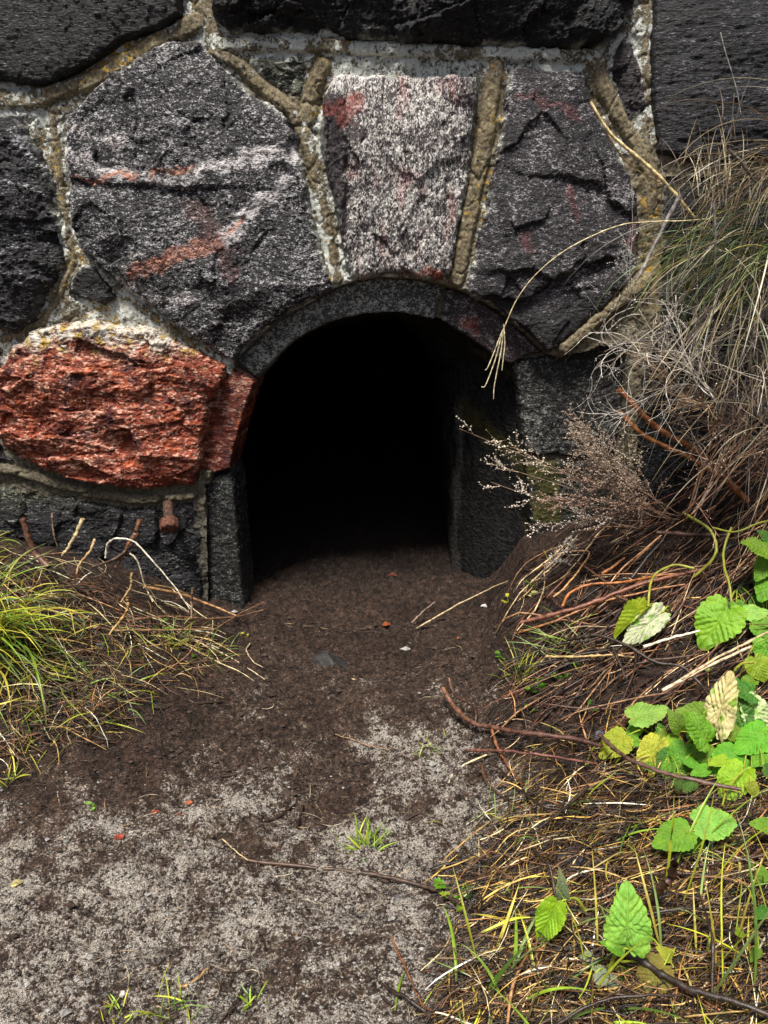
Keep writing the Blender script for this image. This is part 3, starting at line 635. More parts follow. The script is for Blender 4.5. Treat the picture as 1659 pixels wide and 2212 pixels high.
# ------------------------------------------------------------------ dead litter on the banks
def palette(m, cols, wts, var=.35):
    k = rng.choice(len(cols), m, p=np.array(wts)/sum(wts)); return np.array(cols)[k]*np.exp(rng.normal(0, var, (m, 1)))
STRAW = [(.46,.30,.10), (.60,.50,.28), (.24,.115,.045), (.085,.045,.024), (.022,.015,.011), (.72,.68,.55), (.28,.28,.05)]
REDS = [(.15,.058,.030), (.28,.145,.070), (.070,.034,.022), (.022,.015,.012), (.50,.36,.20)]
GREEN = [(.19,.30,.025), (.38,.42,.035), (.09,.17,.025), (.52,.44,.07), (.20,.29,.09)]
def ground_paths(q, head, L, k, lift, curl=.8, arch=.3, rough=.15, dip=True):
    """strands lying over the ground from points q (px), heading angle, length; lift = height above ground"""
    m = len(q); P0 = atg(q[:, 0], q[:, 1]); t = np.linspace(0, 1, k)
    a = head[:, None]+rng.normal(0, curl, (m, 1))*(t[None]-.5)+np.cumsum(rng.normal(0, rough*.6, (m, k)), 1)
    st_ = L[:, None]/(k-1)
    xx = P0[:, :1]+np.cumsum(np.cos(a)*st_, 1)-L[:, None]*.5*np.cos(head)[:, None]; yy = P0[:, 1:2]+np.cumsum(np.sin(a)*st_, 1)-L[:, None]*.5*np.sin(head)[:, None]
    yy = np.minimum(yy, YW-.03-.01*rng.random((m, 1)))
    tilt = rng.normal(0, .12, (m, 1))*(t[None]-.5)*L[:, None]
    zz = gh(xx, yy)+lift[:, None]+arch*L[:, None]*rng.random((m, 1))*np.sin(np.pi*t)[None]+tilt
    zz = np.maximum(zz, gh(xx, yy)+.002)
    return np.stack([xx, yy, zz], -1)
R_POLY = [(1130,1190),(1200,1150),(1659,1000),(1820,960),(1820,2330),(860,2330),(930,2080),(965,1960),(975,1850),(1010,1760),(1080,1690),(1040,1600),(1050,1460),(1080,1340),(1075,1265)]
R_LOW = [(1060,1690),(1250,1560),(1820,1480),(1820,2340),(880,2340),(920,2150),(960,2010),(930,1880),(1000,1800)]
L_POLY = [(-120,1180),(200,1220),(380,1290),(520,1340),(560,1380),(500,1440),(380,1520),(260,1600),(160,1640),(-120,1700)]
def edge_keep(q, poly, w):
    d = polysd(q[:, 0], q[:, 1], poly); return rng.random(len(q)) < np.clip(d/w, .06, 1)
def litter(name, label, poly, n, Lr, wr, k, heads, cols, wts, mat, lift=.03, arch=.15, curl=.9, edge=90, ribbon=True, var=.35):
    s = Strands(); q = rand_px(poly, n); q = q[edge_keep(q, poly, edge)]; m = len(q)
    head = rng.normal(heads[0], heads[1], m); L = rng.uniform(Lr[0], Lr[1], m)**1.0
    lf = rng.random(m)**1.5*lift
    P = ground_paths(q, head, L, k, lf, curl, arch); C = palette(m, cols, wts, var)
    w_ = rng.uniform(wr[0], wr[1], m)[:, None]*np.sin(np.linspace(.35, np.pi-.12, k))[None]**.6
    if ribbon: s.ribbons(P, w_, C, C2=C*rng.uniform(.6, 1.3, (m, 1)), twist=rng.uniform(-1.2, 1.2, m))
    else: s.tubes(P, w_*.5, C, sides=4, C2=C*rng.uniform(.5, 1.4, (m, 1)))
    o = s.build(name, mat); return meta(o, label, 'litter', kind='stuff')
R_UP = [(1130,1190),(1200,1150),(1659,1000),(1820,960),(1820,1700),(1300,1640),(1090,1600),(1080,1460),(1130,1350),(1100,1280)]
litter('dead_stem_litter', 'reddish brown dead stems lying thick over the right hand bank', R_UP, 520, (.08, .36), (.0022, .0062), 9, (.42, .25), REDS, (3.4, 3, 3.2, 3.4, 1.3), M_TWIG, .045, .04, .35, 90, False)
litter('dead_stem_litter', 'dark broken stems mixed into the lower dead grass', R_LOW, 110, (.06, .24), (.0025, .0060), 9, (.42, .8), REDS, (1.5, .6, 3.5, 6, .5), M_TWIG, .03, .04, .35, 120, False)
litter('fine_dead_fibre', 'fine dark root fibres and broken stalks over the right hand bank', R_POLY, 6500, (.02, .10), (.0008, .0022), 6, (.4, .9), REDS+[(.014,.010,.009)], (1.2, 1, 3, 4, .5, 7), M_TWIG, .035, .12, 1.3, 60, False)
litter('dead_grass', 'matted dead yellow grass over the lower right bank', R_LOW, 6600, (.03, .15), (.0010, .0026), 7, (.35, .75), STRAW+[(.50,.32,.075)], (2.2, 1.3, 2.2, 4.5, 6.5, .4, .2, 2.8), M_STRAW, .032, .08, .6, 120)
litter('dead_grass', 'thin dead straw scattered over the upper right bank', R_POLY, 1700, (.04, .16), (.0010, .0026), 7, (.45, .6), STRAW, (1.6, .9, 2.4, 4, 5, .4, .3), M_STRAW, .04, .08, .5, 60)
litter('dead_grass', 'tangled dead straw on the left bank', L_POLY, 1250, (.05, .20), (.0010, .0028), 7, (-.25, .8), STRAW, (2.5, 2, 2.5, 4, 4, .9, .8), M_STRAW, .045, .10, .55, 70)
litter('fine_dead_fibre', 'fine dark root fibres and broken stalks over the left bank', L_POLY, 1700, (.03, .14), (.001, .0028), 6, (-.2, .9), REDS+[(.014,.010,.009)], (1.2, 1, 3, 3, .8, 6), M_TWIG, .045, .12, 1.3, 60, False)
P_POLY = [(-20,1600),(400,1480),(600,1300),(1100,1280),(1100,1600),(1000,1800),(960,2230),(-20,2230)]
litter('fine_dead_fibre', 'short dark and pale plant fibres scattered over the trodden path', P_POLY, 2600, (.008, .06), (.0005, .0017), 5, (.2, .9), [(.018,.011,.008), (.05,.03,.02), (.30,.20,.11), (.5,.42,.3)], (6, 4, 1.3, .6), M_TWIG, .002, .05, 1.4, 10, False)
# green blades through the litter
def blades(s, roots, L, wd, head, lean, cols, wts, k=9, droop=1., C2f=1.2, var=.25):
    """grass blades: rise from roots, then arch over; roots (m,3)"""
    m = len(roots); t = np.linspace(0, 1, k)[None]
    th = lean[:, None]+droop*t**1.2*rng.uniform(.6, 1.4, (m, 1)); th = np.clip(th, 0, 2.7)
    ds = (L/(k-1))[:, None]; a = head[:, None]+rng.normal(0, .35, (m, 1))*t
    hx = np.cumsum(np.sin(th)*ds*np.cos(a), 1); hy = np.cumsum(np.sin(th)*ds*np.sin(a), 1); hz = np.cumsum(np.cos(th)*ds, 1)
    P = roots[:, None]+np.stack([hx, hy, hz], -1)
    P[..., 2] = np.maximum(P[..., 2], gh(P[..., 0], P[..., 1])+.003); P[..., 1] = np.minimum(P[..., 1], YW-.05)
    C = palette(m, cols, wts, var); W = wd[:, None]*np.clip(np.sin(np.linspace(.5, np.pi-.02, k)), .05, 1)[None]
    s.ribbons(P, W, C, C2=C*C2f, fold=.3, twist=rng.uniform(-.6, .6, m))
def tuft(px, py, n, L, wd, label, head=0., hs=2., lean=(.1, .7), droop=1., cols=GREEN, wts=(3, 3, 2, 1, 1), spread=.02, name='grass_tuft', group='small grass tufts', Y=None, cat='grass tuft', C2f=1.2):
    s = Strands(); c0 = atg(px, py)[0] if Y is None else at(px, py, Y)
    r = rng.normal(0, spread, (n, 3)); r[:, 2] *= .8 if Y is not None else 0; roots = c0+r
    if Y is None: roots[:, 2] = gh(roots[:, 0], roots[:, 1])-.002
    blades(s, roots, rng.uniform(.45, 1., n)*L, rng.uniform(.6, 1.1, n)*wd, rng.normal(head, hs, n), rng.uniform(lean[0], lean[1], n), cols, wts, droop=droop, C2f=C2f)
    return meta(s.build(name, M_GRASS), label, cat, group)
DR = -math.pi/2
tuft(-50, 1385, 190, .32, .0055, 'long yellow green grass tuft flopping over at the left edge', -.7, .42, (.35, 1.15), 1.15, wts=(4, 4, 2, 3, 1), spread=.045)
tuft(10, 1300, 22, .16, .004, 'yellowing grass tuft behind the long one at the left edge', -.3, .9, (.1, .9), 1.2, wts=(2, 4, 1, 3, 1), spread=.05)
tuft(-60, 1200, 30, .14, .0045, 'bright grass tuft against the wall at the left edge', -.3, .9, (.1, .9), 1.3, wts=(3, 4, 1, 2, 1), spread=.05)
tuft(20, 1480, 30, .14, .0045, 'bent pale green grass below the long left tuft', -.4, 1.3, (.5, 1.4), .8, spread=.07)
tuft(140, 1530, 24, .12, .004, 'sparse bent grass at the lower edge of the left bank', -.2, 1.8, (.6, 1.4), .7, spread=.07)
tuft(380, 1400, 34, .10, .0022, 'thin dark green tuft under the jamb on the left bank', 0, 2, (.1, .9), .9, spread=.025)
tuft(460, 1420, 22, .10, .002, 'wispy green blades near the edge of the path on the left', -.5, 1.2, (.5, 1.2), .7, spread=.02)
tuft(90, 1440, 26, .18, .004, 'yellow grass sprawling downhill on the left bank', -.7, .6, (.7, 1.3), .6, wts=(2, 4, 1, 4, 0), spread=.05)
tuft(15, 1700, 12, .05, .004, 'tiny light green tuft at the left edge of the path', 0, 2, (.4, 1.2), .5, spread=.01)
tuft(795, 1832, 60, .055, .0032, 'fresh bright green tuft alone in the middle of the path', 0, 3, (.3, 1.2), .5, wts=(4, 2, 2, 0, 0), spread=.018)
tuft(925, 1625, 26, .035, .0022, 'very small pale green tuft at the right of the path', 0, 3, (.4, 1.2), .5, wts=(2, 3, 0, 0, 3), spread=.018)
tuft(1120, 1475, 40, .10, .0028, 'yellow green tuft among the brown stems on the right bank', 0, 3, (.2, 1.2), .6, wts=(3, 3, 3, 2, 0), spread=.014)
tuft(372, 2185, 26, .06, .0024, 'small yellow green tuft at the bottom of the path', 0, 3, (.2, 1.1), .5, spread=.012)
tuft(243, 2205, 16, .03, .0026, 'tiny yellow tuft near the bottom left', 0, 3, (.3, 1.1), .5, wts=(1, 4, 0, 3, 0), spread=.010)
tuft(545, 2175, 10, .04, .004, 'small broad bladed green tuft at the bottom of the path', 0, 3, (.6, 1.2), .4, wts=(4, 1, 3, 0, 0), spread=.008)
tuft(1070, 1790, 20, .10, .0026, 'green grass tuft at the near edge of the dead grass', 0, 3, (.3, 1.2), .6, spread=.05)
tuft(1330, 1740, 18, .12, .003, 'thin green grass rising through the dead grass', .6, 1.5, (.5, 1.3), .6, spread=.09)
tuft(1130, 2170, 32, .16, .0055, 'broad pale green grass blades at the bottom right', 1.0, 1.3, (.4, 1.3), .6, wts=(3, 2, 1, 1, 5), spread=.08)
tuft(1590, 2120, 32, .24, .0045, 'tall green blades in the bottom right corner', 1.0, .9, (.1, .8), .5, wts=(3, 3, 1, 3, 3), spread=.09)
tuft(1420, 2180, 26, .15, .0045, 'yellow green blades beside the long dark branch', 1.2, 1.5, (.3, 1.1), .6, wts=(2, 4, 1, 4, 1), spread=.08)
tuft(1250, 1420, 24, .16, .003, 'bluish green blades curving over the stem litter', 2.6, .6, (.7, 1.3), .5, wts=(1, 0, 1, 0, 4), spread=.03)
# grass cascading from the bank top at the right edge
tuft(1700, 560, 300, .36, .0026, 'dense dark green grass clump hanging over the right hand bank', math.pi+.15, .45, (.8, 1.6), 1.5, [(.10,.16,.045),(.045,.085,.025),(.20,.24,.06),(.40,.34,.12),(.02,.035,.012)], (3, 3, 2.5, 2.5, 4), .055, Y=1.80, group=None, cat='grass clump')
for i, (px, py, n, L, h, ln, dp, lb, Y) in enumerate([
    (1520, 440, 70, .16, 1.6, (.0, .35), .5, 'upright clump of yellow straw against the black stone', 1.97),
    (1650, 560, 150, .48, -2.2, (1.3, 2.2), .9, 'long brown straw hanging down beneath the green clump', 1.83),
    (1700, 360, 170, .34, math.pi+.4, (1.0, 2.0), 1.3, 'pale dead grass spilling from the top of the bank', 1.85),
    (1600, 720, 70, .36, -2.0, (1.6, 2.3), .6, 'thin brown straw hanging in front of the right hand stone', 1.90),
    (1670, 900, 45, .36, -2.3, (1.0, 2.0), .9, 'drooping tangled straw at the right edge above the leaves', 1.72)]):
    tuft(px, py, n, L, .0028, lb, h, .55, ln, dp, [(.34,.27,.15),(.52,.45,.30),(.16,.10,.06),(.06,.042,.030),(.66,.60,.47)], (3, 2, 3, 4, 1.2), .055, 'straw_clump', 'clumps of dead straw', Y, 'dead grass', .55)

# ------------------------------------------------------------------ sticks and single stems
def stick(pts, r, col, label, lift=.01, name='fallen_stick', group='fallen sticks', cat='stick', taper=.6, col2=None, wob=.002, Y=None, sides=8, knots=True, mat=None):
    pts = np.array(pts, float); k = max(12, 8*len(pts))
    lifts = lift if np.ndim(lift) else [lift]*len(pts)
    if Y is None: P = np.vstack([atg(p[0], p[1], l+(.028 if p[0] > 1110 and p[1] > 1250 else 0)) for p, l in zip(pts, lifts)])
    else:
        Ys = Y if np.ndim(Y) else [Y]*len(pts); P = np.vstack([at(p[0], p[1], y)[None] for p, y in zip(pts, Ys)])
    P = smooth_poly(P, k); P += np.cumsum(rng.normal(0, wob*.35, (k, 3)), 0)*np.sin(np.linspace(0, np.pi, k))[:, None]
    zc = P[:, 1]*cp-(P[:, 2]-CAM_H)*sp; R = r/F*zc.mean()*np.linspace(1, taper, k)*(1+rng.normal(0, .07, k))
    if knots:
        for i in rng.choice(np.arange(2, k-2), max(1, k//9), replace=False): R[i] *= 1.35
    s = Strands(); s.tubes(P[None], R[None], [col], sides=sides, C2=[col2 or col]); Q = s.Q[-1]
    o = s.build(name, mat or M_TWIG); meta(o, label, cat, group); return o
BK = (.030,.018,.013); BR = (.085,.040,.022); RD = (.20,.075,.03); PL = (.50,.40,.22); OR = (.34,.12,.035); WT = (.68,.62,.50)
stick([(520,1848),(537,1858),(650,1871),(740,1882),(829,1898),(930,1923),(980,1948),(1050,1988),(1100,2020)], 4.2, (.075,.040,.024), 'long thin dark stick slanting across the path with a pale broken end', .012, col2=BK, taper=.9)
stick([(480,1812),(505,1838),(535,1858)], 1.3, PL, 'fine pale fibre beside the broken end of the long stick', .016, 'dry_stalk', 'pale dry stalks', 'stalk')
stick([(957,1487),(980,1527),(1010,1557),(1055,1570),(1130,1580),(1230,1592),(1300,1612)], 5.5, (.15,.070,.040), 'curved brown branch with its tip pointing up over the path', [.07,.05,.035,.03,.03,.03,.03], taper=.8, col2=(.07,.03,.025))
stick([(970,1465),(980,1497),(1015,1522),(1027,1542),(1025,1572)], 4, BR, 'short hooked brown twig beside the upturned branch tip', [.08,.06,.045,.04,.03], taper=.7, col2=BK)
stick([(1062,1577),(1080,1622),(1110,1667),(1130,1697)], 3.4, RD, 'reddish twig leaning down from the curved branch', [.035,.025,.015,.01])
stick([(1295,1587),(1330,1617),(1380,1647),(1455,1672),(1545,1692),(1600,1705)], 5, (.11,.06,.045), 'long brown twig arching through the green leaves', [.05,.06,.07,.07,.06,.05], taper=.8)
stick([(1010,1621),(1120,1622),(1220,1634),(1290,1650)], 3.2, (.15,.06,.045), 'straight dark red twig level with the small tuft', .02)
stick([(1030,1665),(1060,1650),(1110,1690),(1165,1740),(1215,1750)], 3.6, BK, 'forked black twig at the edge of the dead grass', .02)
stick([(1040,1650),(1050,1690),(1080,1715),(1130,1745)], 3.2, BR, 'dark twig bent beside the forked one', .025)
stick([(1052,1630),(1005,1652),(980,1677),(966,1710),(958,1745)], 2.2, PL, 'pale curved stalk at the edge of the path', .012, 'dry_stalk', 'pale dry stalks', 'stalk', col2=WT)
stick([(900,1357),(1005,1297),(1080,1262),(1155,1227)], 1.8, (.40,.30,.17), 'long straight pale stalk lying up to the right of the opening', .012, 'dry_stalk', 'pale dry stalks', 'stalk')
stick([(890,1345),(915,1320),(940,1300)], 2.2, (.25,.18,.14), 'short grey stalk in front of the opening', .01, 'dry_stalk', 'pale dry stalks', 'stalk')
stick([(1125,1345),(1230,1317),(1330,1282),(1405,1257),(1520,1230)], 4.6, (.17,.06,.035), 'long reddish stem lying up the right bank', [.02,.04,.055,.06,.06], taper=.9)
stick([(1110,1370),(1200,1340),(1300,1300),(1400,1275),(1480,1262)], 3, (.30,.13,.05), 'orange brown stem just below the long reddish one', [.015,.03,.045,.05,.05])
stick([(1215,1310),(1230,1285),(1270,1268),(1340,1262),(1420,1245),(1500,1238)], 3.4, OR, 'orange stem curving over the right bank', [.03,.05,.06,.065,.06,.06])
stick([(1195,1290),(1230,1260),(1275,1195),(1235,1190)], 2.4, (.40,.22,.10), 'thin pale stem hooked back on itself on the right bank', .05)
stick([(1240,1210),(1290,1245),(1350,1295),(1330,1287)], 3, BR, 'brown stem crossing the others steeply', .055)
stick([(1300,1240),(1350,1205)], 3.4, OR, 'short orange stub on the upper right bank', [.05,.07])
stick([(1365,1248),(1410,1190),(1440,1150)], 4, BK, 'dark split stem rising across the right bank', [.05,.08,.10], wob=.003)
stick([(1420,1151),(1500,1153),(1570,1156)], 5.5, (.10,.045,.03), 'thick broken brown stem under the seed heads', .09, col2=BK)
stick([(1430,1492),(1530,1437),(1659,1375),(1720,1345)], 3.8, (.62,.48,.33), 'straight pale stem reaching the right edge', .06, 'dry_stalk', 'pale dry stalks', 'stalk')
stick([(1470,1468),(1560,1420),(1659,1365)], 3.4, (.50,.36,.22), 'second pale stem just above the straight one', .065, 'dry_stalk', 'pale dry stalks', 'stalk')
stick([(1390,1397),(1450,1382),(1512,1362)], 3.4, WT, 'whitish stem piece left of the large yellow green leaf', .05, 'dry_stalk', 'pale dry stalks', 'stalk')
stick([(1225,1382),(1260,1376),(1295,1374),(1355,1397),(1415,1432),(1465,1442),(1505,1472),(1530,1500)], 4.6, BK, 'dark branch bent like a bow on the right bank', [.03,.05,.06,.07,.07,.06,.05,.03])
stick([(1180,1418),(1250,1416),(1330,1416),(1370,1420)], 3, (.45,.30,.12), 'tan straight stem below the dark bow', .03)
stick([(1325,1400),(1335,1430),(1350,1465)], 3.4, BK, 'black twig crossing the tan stem', .045)
stick([(1457,1866),(1450,1895),(1440,1915),(1415,1945),(1395,1963)], 7.5, (.07,.032,.022), 'thick broken stump of a stem sticking up from the dead grass', [.14,.10,.08,.03,.0], taper=1.05)
stick([(1270,1698),(1230,1738),(1200,1765),(1165,1790)], 4.4, BK, 'black stem slanting through the dead grass', .03)
stick([(1150,1833),(1175,1858),(1190,1878),(1200,1935)], 4, BK, 'dark bent stem above the folded leaf', [.03,.04,.04,.02])
stick([(1335,2051),(1405,2088),(1480,2128),(1580,2163),(1680,2200)], 7, (.035,.024,.020), 'long thick dark branch in the bottom right corner', .03, taper=.8)
stick([(1205,2212),(1290,2165),(1390,2150),(1470,2150)], 3.8, BK, 'thin black branch along the bottom right', .03)
stick([(1395,1975),(1480,1963),(1565,1958)], 4.2, BK, 'straight black twig below the broken stump', .03)
stick([(1538,2150),(1540,2050),(1528,1980),(1510,1930)], 4, BK, 'upright black twig among the tall blades', [.01,.05,.06,.06])
stick([(930,1880),(960,1870),(1010,1866),(1050,1868)], 4.6, (.020,.013,.010), 'dark decayed twig at the edge of the dead grass', .008)
stick([(845,2025),(880,2100),(910,2160),(960,2190)], 2.4, RD, 'thin reddish stalk at the bottom of the path', .03)
stick([(830,2125),(870,2165),(930,2195)], 5, BK, 'thick black twig at the bottom centre', .012)
stick([(555,1966),(600,1974),(650,1981),(680,2010),(682,2035),(710,2070),(740,2093),(800,2138),(850,2175)], 4.2, (.030,.017,.011), 'crooked dark root winding down the lower path', .004, wob=.004)
stick([(478,2212),(500,2180),(525,2148),(545,2130),(565,2113)], 5, (.022,.014,.011), 'dark root fragment at the bottom left of the path', .004)
stick([(385,2133),(415,2118),(450,2091)], 4, (.36,.22,.10), 'split orange brown stalk at the bottom left', .008, 'dry_stalk', 'pale dry stalks', 'stalk')
stick([(40,2108),(60,2078),(90,2058),(125,2046)], 2.6, BK, 'thin curved twig at the lower left', .008)
stick([(490,1805),(530,1810),(570,1822),(605,1835)], 3.2, (.09,.045,.025), 'brown twig lying just above the long stick', .008)
stick([(470,1822),(520,1826),(600,1808),(640,1800)], 2.6, BK, 'black twig crossing above the long stick', .008)
stick([(575,1775),(610,1755),(640,1735)], 3, BK, 'short black twig in the middle of the path', .006)
stick([(480,1677),(530,1672),(580,1665),(615,1640)], 4, (.028,.016,.012), 'dark stem piece lying across the path', .006)
stick([(640,1790),(650,1758),(655,1740)], 2.8, BK, 'short dark upright twig right of the black one', .006)
stick([(340,1975),(355,1945),(385,1905)], 3.2, (.10,.06,.03), 'frayed brown stalk in the lower left of the path', .006)
stick([(700,1460),(740,1463),(768,1468)], 1.8, (.45,.35,.22), 'thin pale stalk lying below the half buried stone', .008, 'dry_stalk', 'pale dry stalks', 'stalk')
stick([(670,1565),(740,1590),(830,1620),(880,1630)], 1.6, (.20,.12,.07), 'very thin brown stalk across the middle of the path', .006, 'dry_stalk', 'pale dry stalks', 'stalk')
stick([(905,1705),(920,1745),(870,1775)], 4, (.025,.015,.011), 'dark clump of twig right of the path', .006)
# left bank stalks
stick([(47,1118),(60,1150),(80,1195),(105,1225)], 6, (.13,.06,.04), 'thick broken reddish stalk standing at the far left', [.10,.07,.03,.0], 'dead_stalk', 'broken stalks on the left bank', 'stalk', taper=1.1, Y=[1.88,1.88,1.88,1.86])
stick([(179,1120),(165,1155),(150,1180),(134,1200)], 4.6, (.45,.36,.20), 'pale forked stalk standing against the black stone', 0, 'dead_stalk', 'broken stalks on the left bank', 'stalk', Y=[1.90,1.89,1.88,1.87])
stick([(303,1122),(290,1155),(270,1190),(250,1225)], 5.5, (.17,.075,.04), 'thick reddish broken stalk nearest the rusty bolt', 0, 'dead_stalk', 'broken stalks on the left bank', 'stalk', Y=[1.88,1.87,1.86,1.85])
stick([(300,1150),(280,1180),(255,1205),(200,1225)], 4.6, (.07,.035,.025), 'dark stalk leaning beside the thick reddish one', 0, 'dead_stalk', 'broken stalks on the left bank', 'stalk', Y=[1.87,1.86,1.85,1.84])
stick([(112,1108),(118,1140),(124,1180)], 2.4, (.22,.15,.11), 'thin grey twig standing left of the pale stalk', 0, 'dead_stalk', 'broken stalks on the left bank', 'stalk', Y=1.92)
stick([(205,1165),(195,1185),(170,1215),(165,1240)], 3.4, (.38,.25,.13), 'slim tan stalk standing in the straw', 0, 'dead_stalk', 'broken stalks on the left bank', 'stalk', Y=[1.9,1.88,1.87,1.86])
stick([(285,1237),(278,1265),(262,1300)], 3.2, (.42,.28,.13), 'tan stub standing among the fallen stems', 0, 'dead_stalk', 'broken stalks on the left bank', 'stalk', Y=[1.82,1.81,1.8])
stick([(275,1290),(272,1315),(250,1350),(236,1372)], 3.4, (.45,.27,.10), 'orange tan stalk leaning downhill on the left bank', 0, 'dead_stalk', 'broken stalks on the left bank', 'stalk', Y=[1.74,1.73,1.72,1.70])
stick([(416,1270),(414,1300),(414,1335)], 3.4, (.15,.09,.06), 'short upright brown stub near the jamb', 0, 'dead_stalk', 'broken stalks on the left bank', 'stalk', Y=[1.9,1.89,1.86])
stick([(310,1268),(380,1280),(440,1300),(510,1330)], 3.4, (.34,.18,.08), 'long tan stem sloping down towards the jamb', [.06,.05,.04,.03], 'dry_stalk', 'pale dry stalks', 'stalk')
stick([(290,1338),(380,1330),(450,1336),(520,1330),(568,1318)], 3, (.16,.085,.05), 'brown stem lying level at the foot of the jamb', .04)
stick([(250,1362),(340,1362),(470,1360)], 2.4, (.30,.18,.10), 'thin straight stem below the level one', .05)
stick([(360,1450),(400,1420),(440,1375),(520,1325),(570,1300)], 1.8, (.22,.12,.07), 'thin dark stem slanting up towards the opening', .05, 'dry_stalk', 'pale dry stalks', 'stalk')
stick([(455,1397),(510,1430),(572,1468)], 1.8, (.55,.45,.30), 'pale stalk slanting down onto the path from the left bank', .012, 'dry_stalk', 'pale dry stalks', 'stalk')
stick([(540,1390),(535,1405),(550,1430),(568,1442)], 1.8, (.35,.28,.18), 'small curled stalk at the left edge of the path', .02, 'dry_stalk', 'pale dry stalks', 'stalk')
stick([(228,1205),(232,1175),(255,1163),(290,1170),(330,1215),(380,1275),(410,1315)], 2.2, WT, 'white hooped stalk arching over the left bank', 0, 'dry_stalk', 'pale dry stalks', 'stalk', Y=[1.84,1.84,1.84,1.83,1.81,1.8,1.79])
stick([(280,1195),(300,1215),(315,1265),(330,1300)], 2, (.60,.52,.38), 'pale stalk curving down beneath the hoop', 0, 'dry_stalk', 'pale dry stalks', 'stalk', Y=1.82)
stick([(365,1440),(390,1420),(420,1430),(480,1420)], 2, BR, 'thin brown twig at the toe of the left bank', .015)
stick([(250,1556),(330,1540),(400,1515),(420,1520),(480,1515)], 3.2, (.035,.020,.012), 'dark crooked twig at the lower end of the left bank', .012)
# right side single stems
stick([(1275,220),(1300,262),(1330,300),(1400,360),(1445,405),(1500,470)], 3.2, (.66,.52,.27), 'stiff pale grass stem leaning up across the right hand stone', 0, 'dry_stalk', 'pale dry stalks', 'stalk', Y=[1.86,1.86,1.86,1.86,1.86,1.87], taper=1.2, wob=.0005)
stick([(1300,262),(1330,320),(1375,365),(1430,398)], 1.8, (.45,.30,.13), 'thin brown stem beneath the stiff pale one', 0, 'dry_stalk', 'pale dry stalks', 'stalk', Y=1.87, wob=.0005)
stick([(1560,470),(1480,477),(1400,480),(1330,490),(1240,530),(1170,580),(1120,640),(1088,710)], 1.3, (.60,.50,.28), 'long hair thin grass stem arching left over the stones', 0, 'dry_stalk', 'pale dry stalks', 'stalk', Y=1.83, taper=.8, wob=.0004)
for e, sh in (([(1088,710),(1075,740),(1055,790),(1048,800)], 'left'), ([(1088,710),(1082,760),(1068,830),(1066,862)], 'long'), ([(1088,700),(1090,740),(1085,790),(1084,800)], 'short'), ([(1085,715),(1072,770),(1050,830),(1040,836)], 'outer')):
    stick(e, 1.5, (.62,.54,.36), f'{sh} drooping awn at the tip of the arching grass stem', 0, 'seed_awn', 'awns of the arching grass stem', 'grass awn', Y=1.83, wob=.0004)
stick([(1335,841),(1380,883),(1430,928),(1505,973),(1570,1038),(1615,1083)], 5.6, (.24,.085,.03), 'upper of two orange brown broken stems leaning left', 0, 'broken_stem', 'orange brown broken stems', 'stem', Y=[1.90,1.89,1.88,1.87,1.86,1.85], taper=1.3)
stick([(1335,888),(1385,933),(1445,963),(1505,993),(1550,1028)], 4.6, (.30,.11,.035), 'lower of two orange brown broken stems leaning left', 0, 'broken_stem', 'orange brown broken stems', 'stem', Y=[1.91,1.90,1.89,1.88,1.86], taper=1.3)
stick([(1542,440),(1543,500),(1543,560),(1548,600)], 3, (.12,.11,.10), 'grey straight stem hanging in front of the green clump', 0, 'broken_stem', 'grey stems at the upper right', 'stem', Y=1.66)
stick([(1378,600),(1400,560),(1440,480),(1470,420)], 3.6, (.28,.25,.25), 'pale grey stem leaning right beside the green clump', 0, 'broken_stem', 'grey stems at the upper right', 'stem', Y=1.84, taper=1.3)
stick([(1575,325),(1600,350),(1640,400),(1680,430)], 4, (.10,.085,.07), 'grey brown branch under the spilling dead grass', 0, 'broken_stem', 'grey stems at the upper right', 'stem', Y=1.8)
stick([(1556,70),(1565,105),(1590,190),(1600,245)], 1.4, (.30,.28,.27), 'single thin grass stem standing in front of the blue black stone', 0, 'dry_stalk', 'pale dry stalks', 'stalk', Y=1.93, wob=.0004)
stick([(1622,165),(1600,220),(1590,260)], 1.2, (.10,.09,.09), 'thin dark stem right of the single grass stem', 0, 'dry_stalk', 'pale dry stalks', 'stalk', Y=1.93, wob=.0004)
stick([(1586,200),(1582,250),(1578,300)], 1.6, (.10,.09,.08), 'dark stem standing above the bank top', 0, 'dry_stalk', 'pale dry stalks', 'stalk', Y=1.93, wob=.0004)

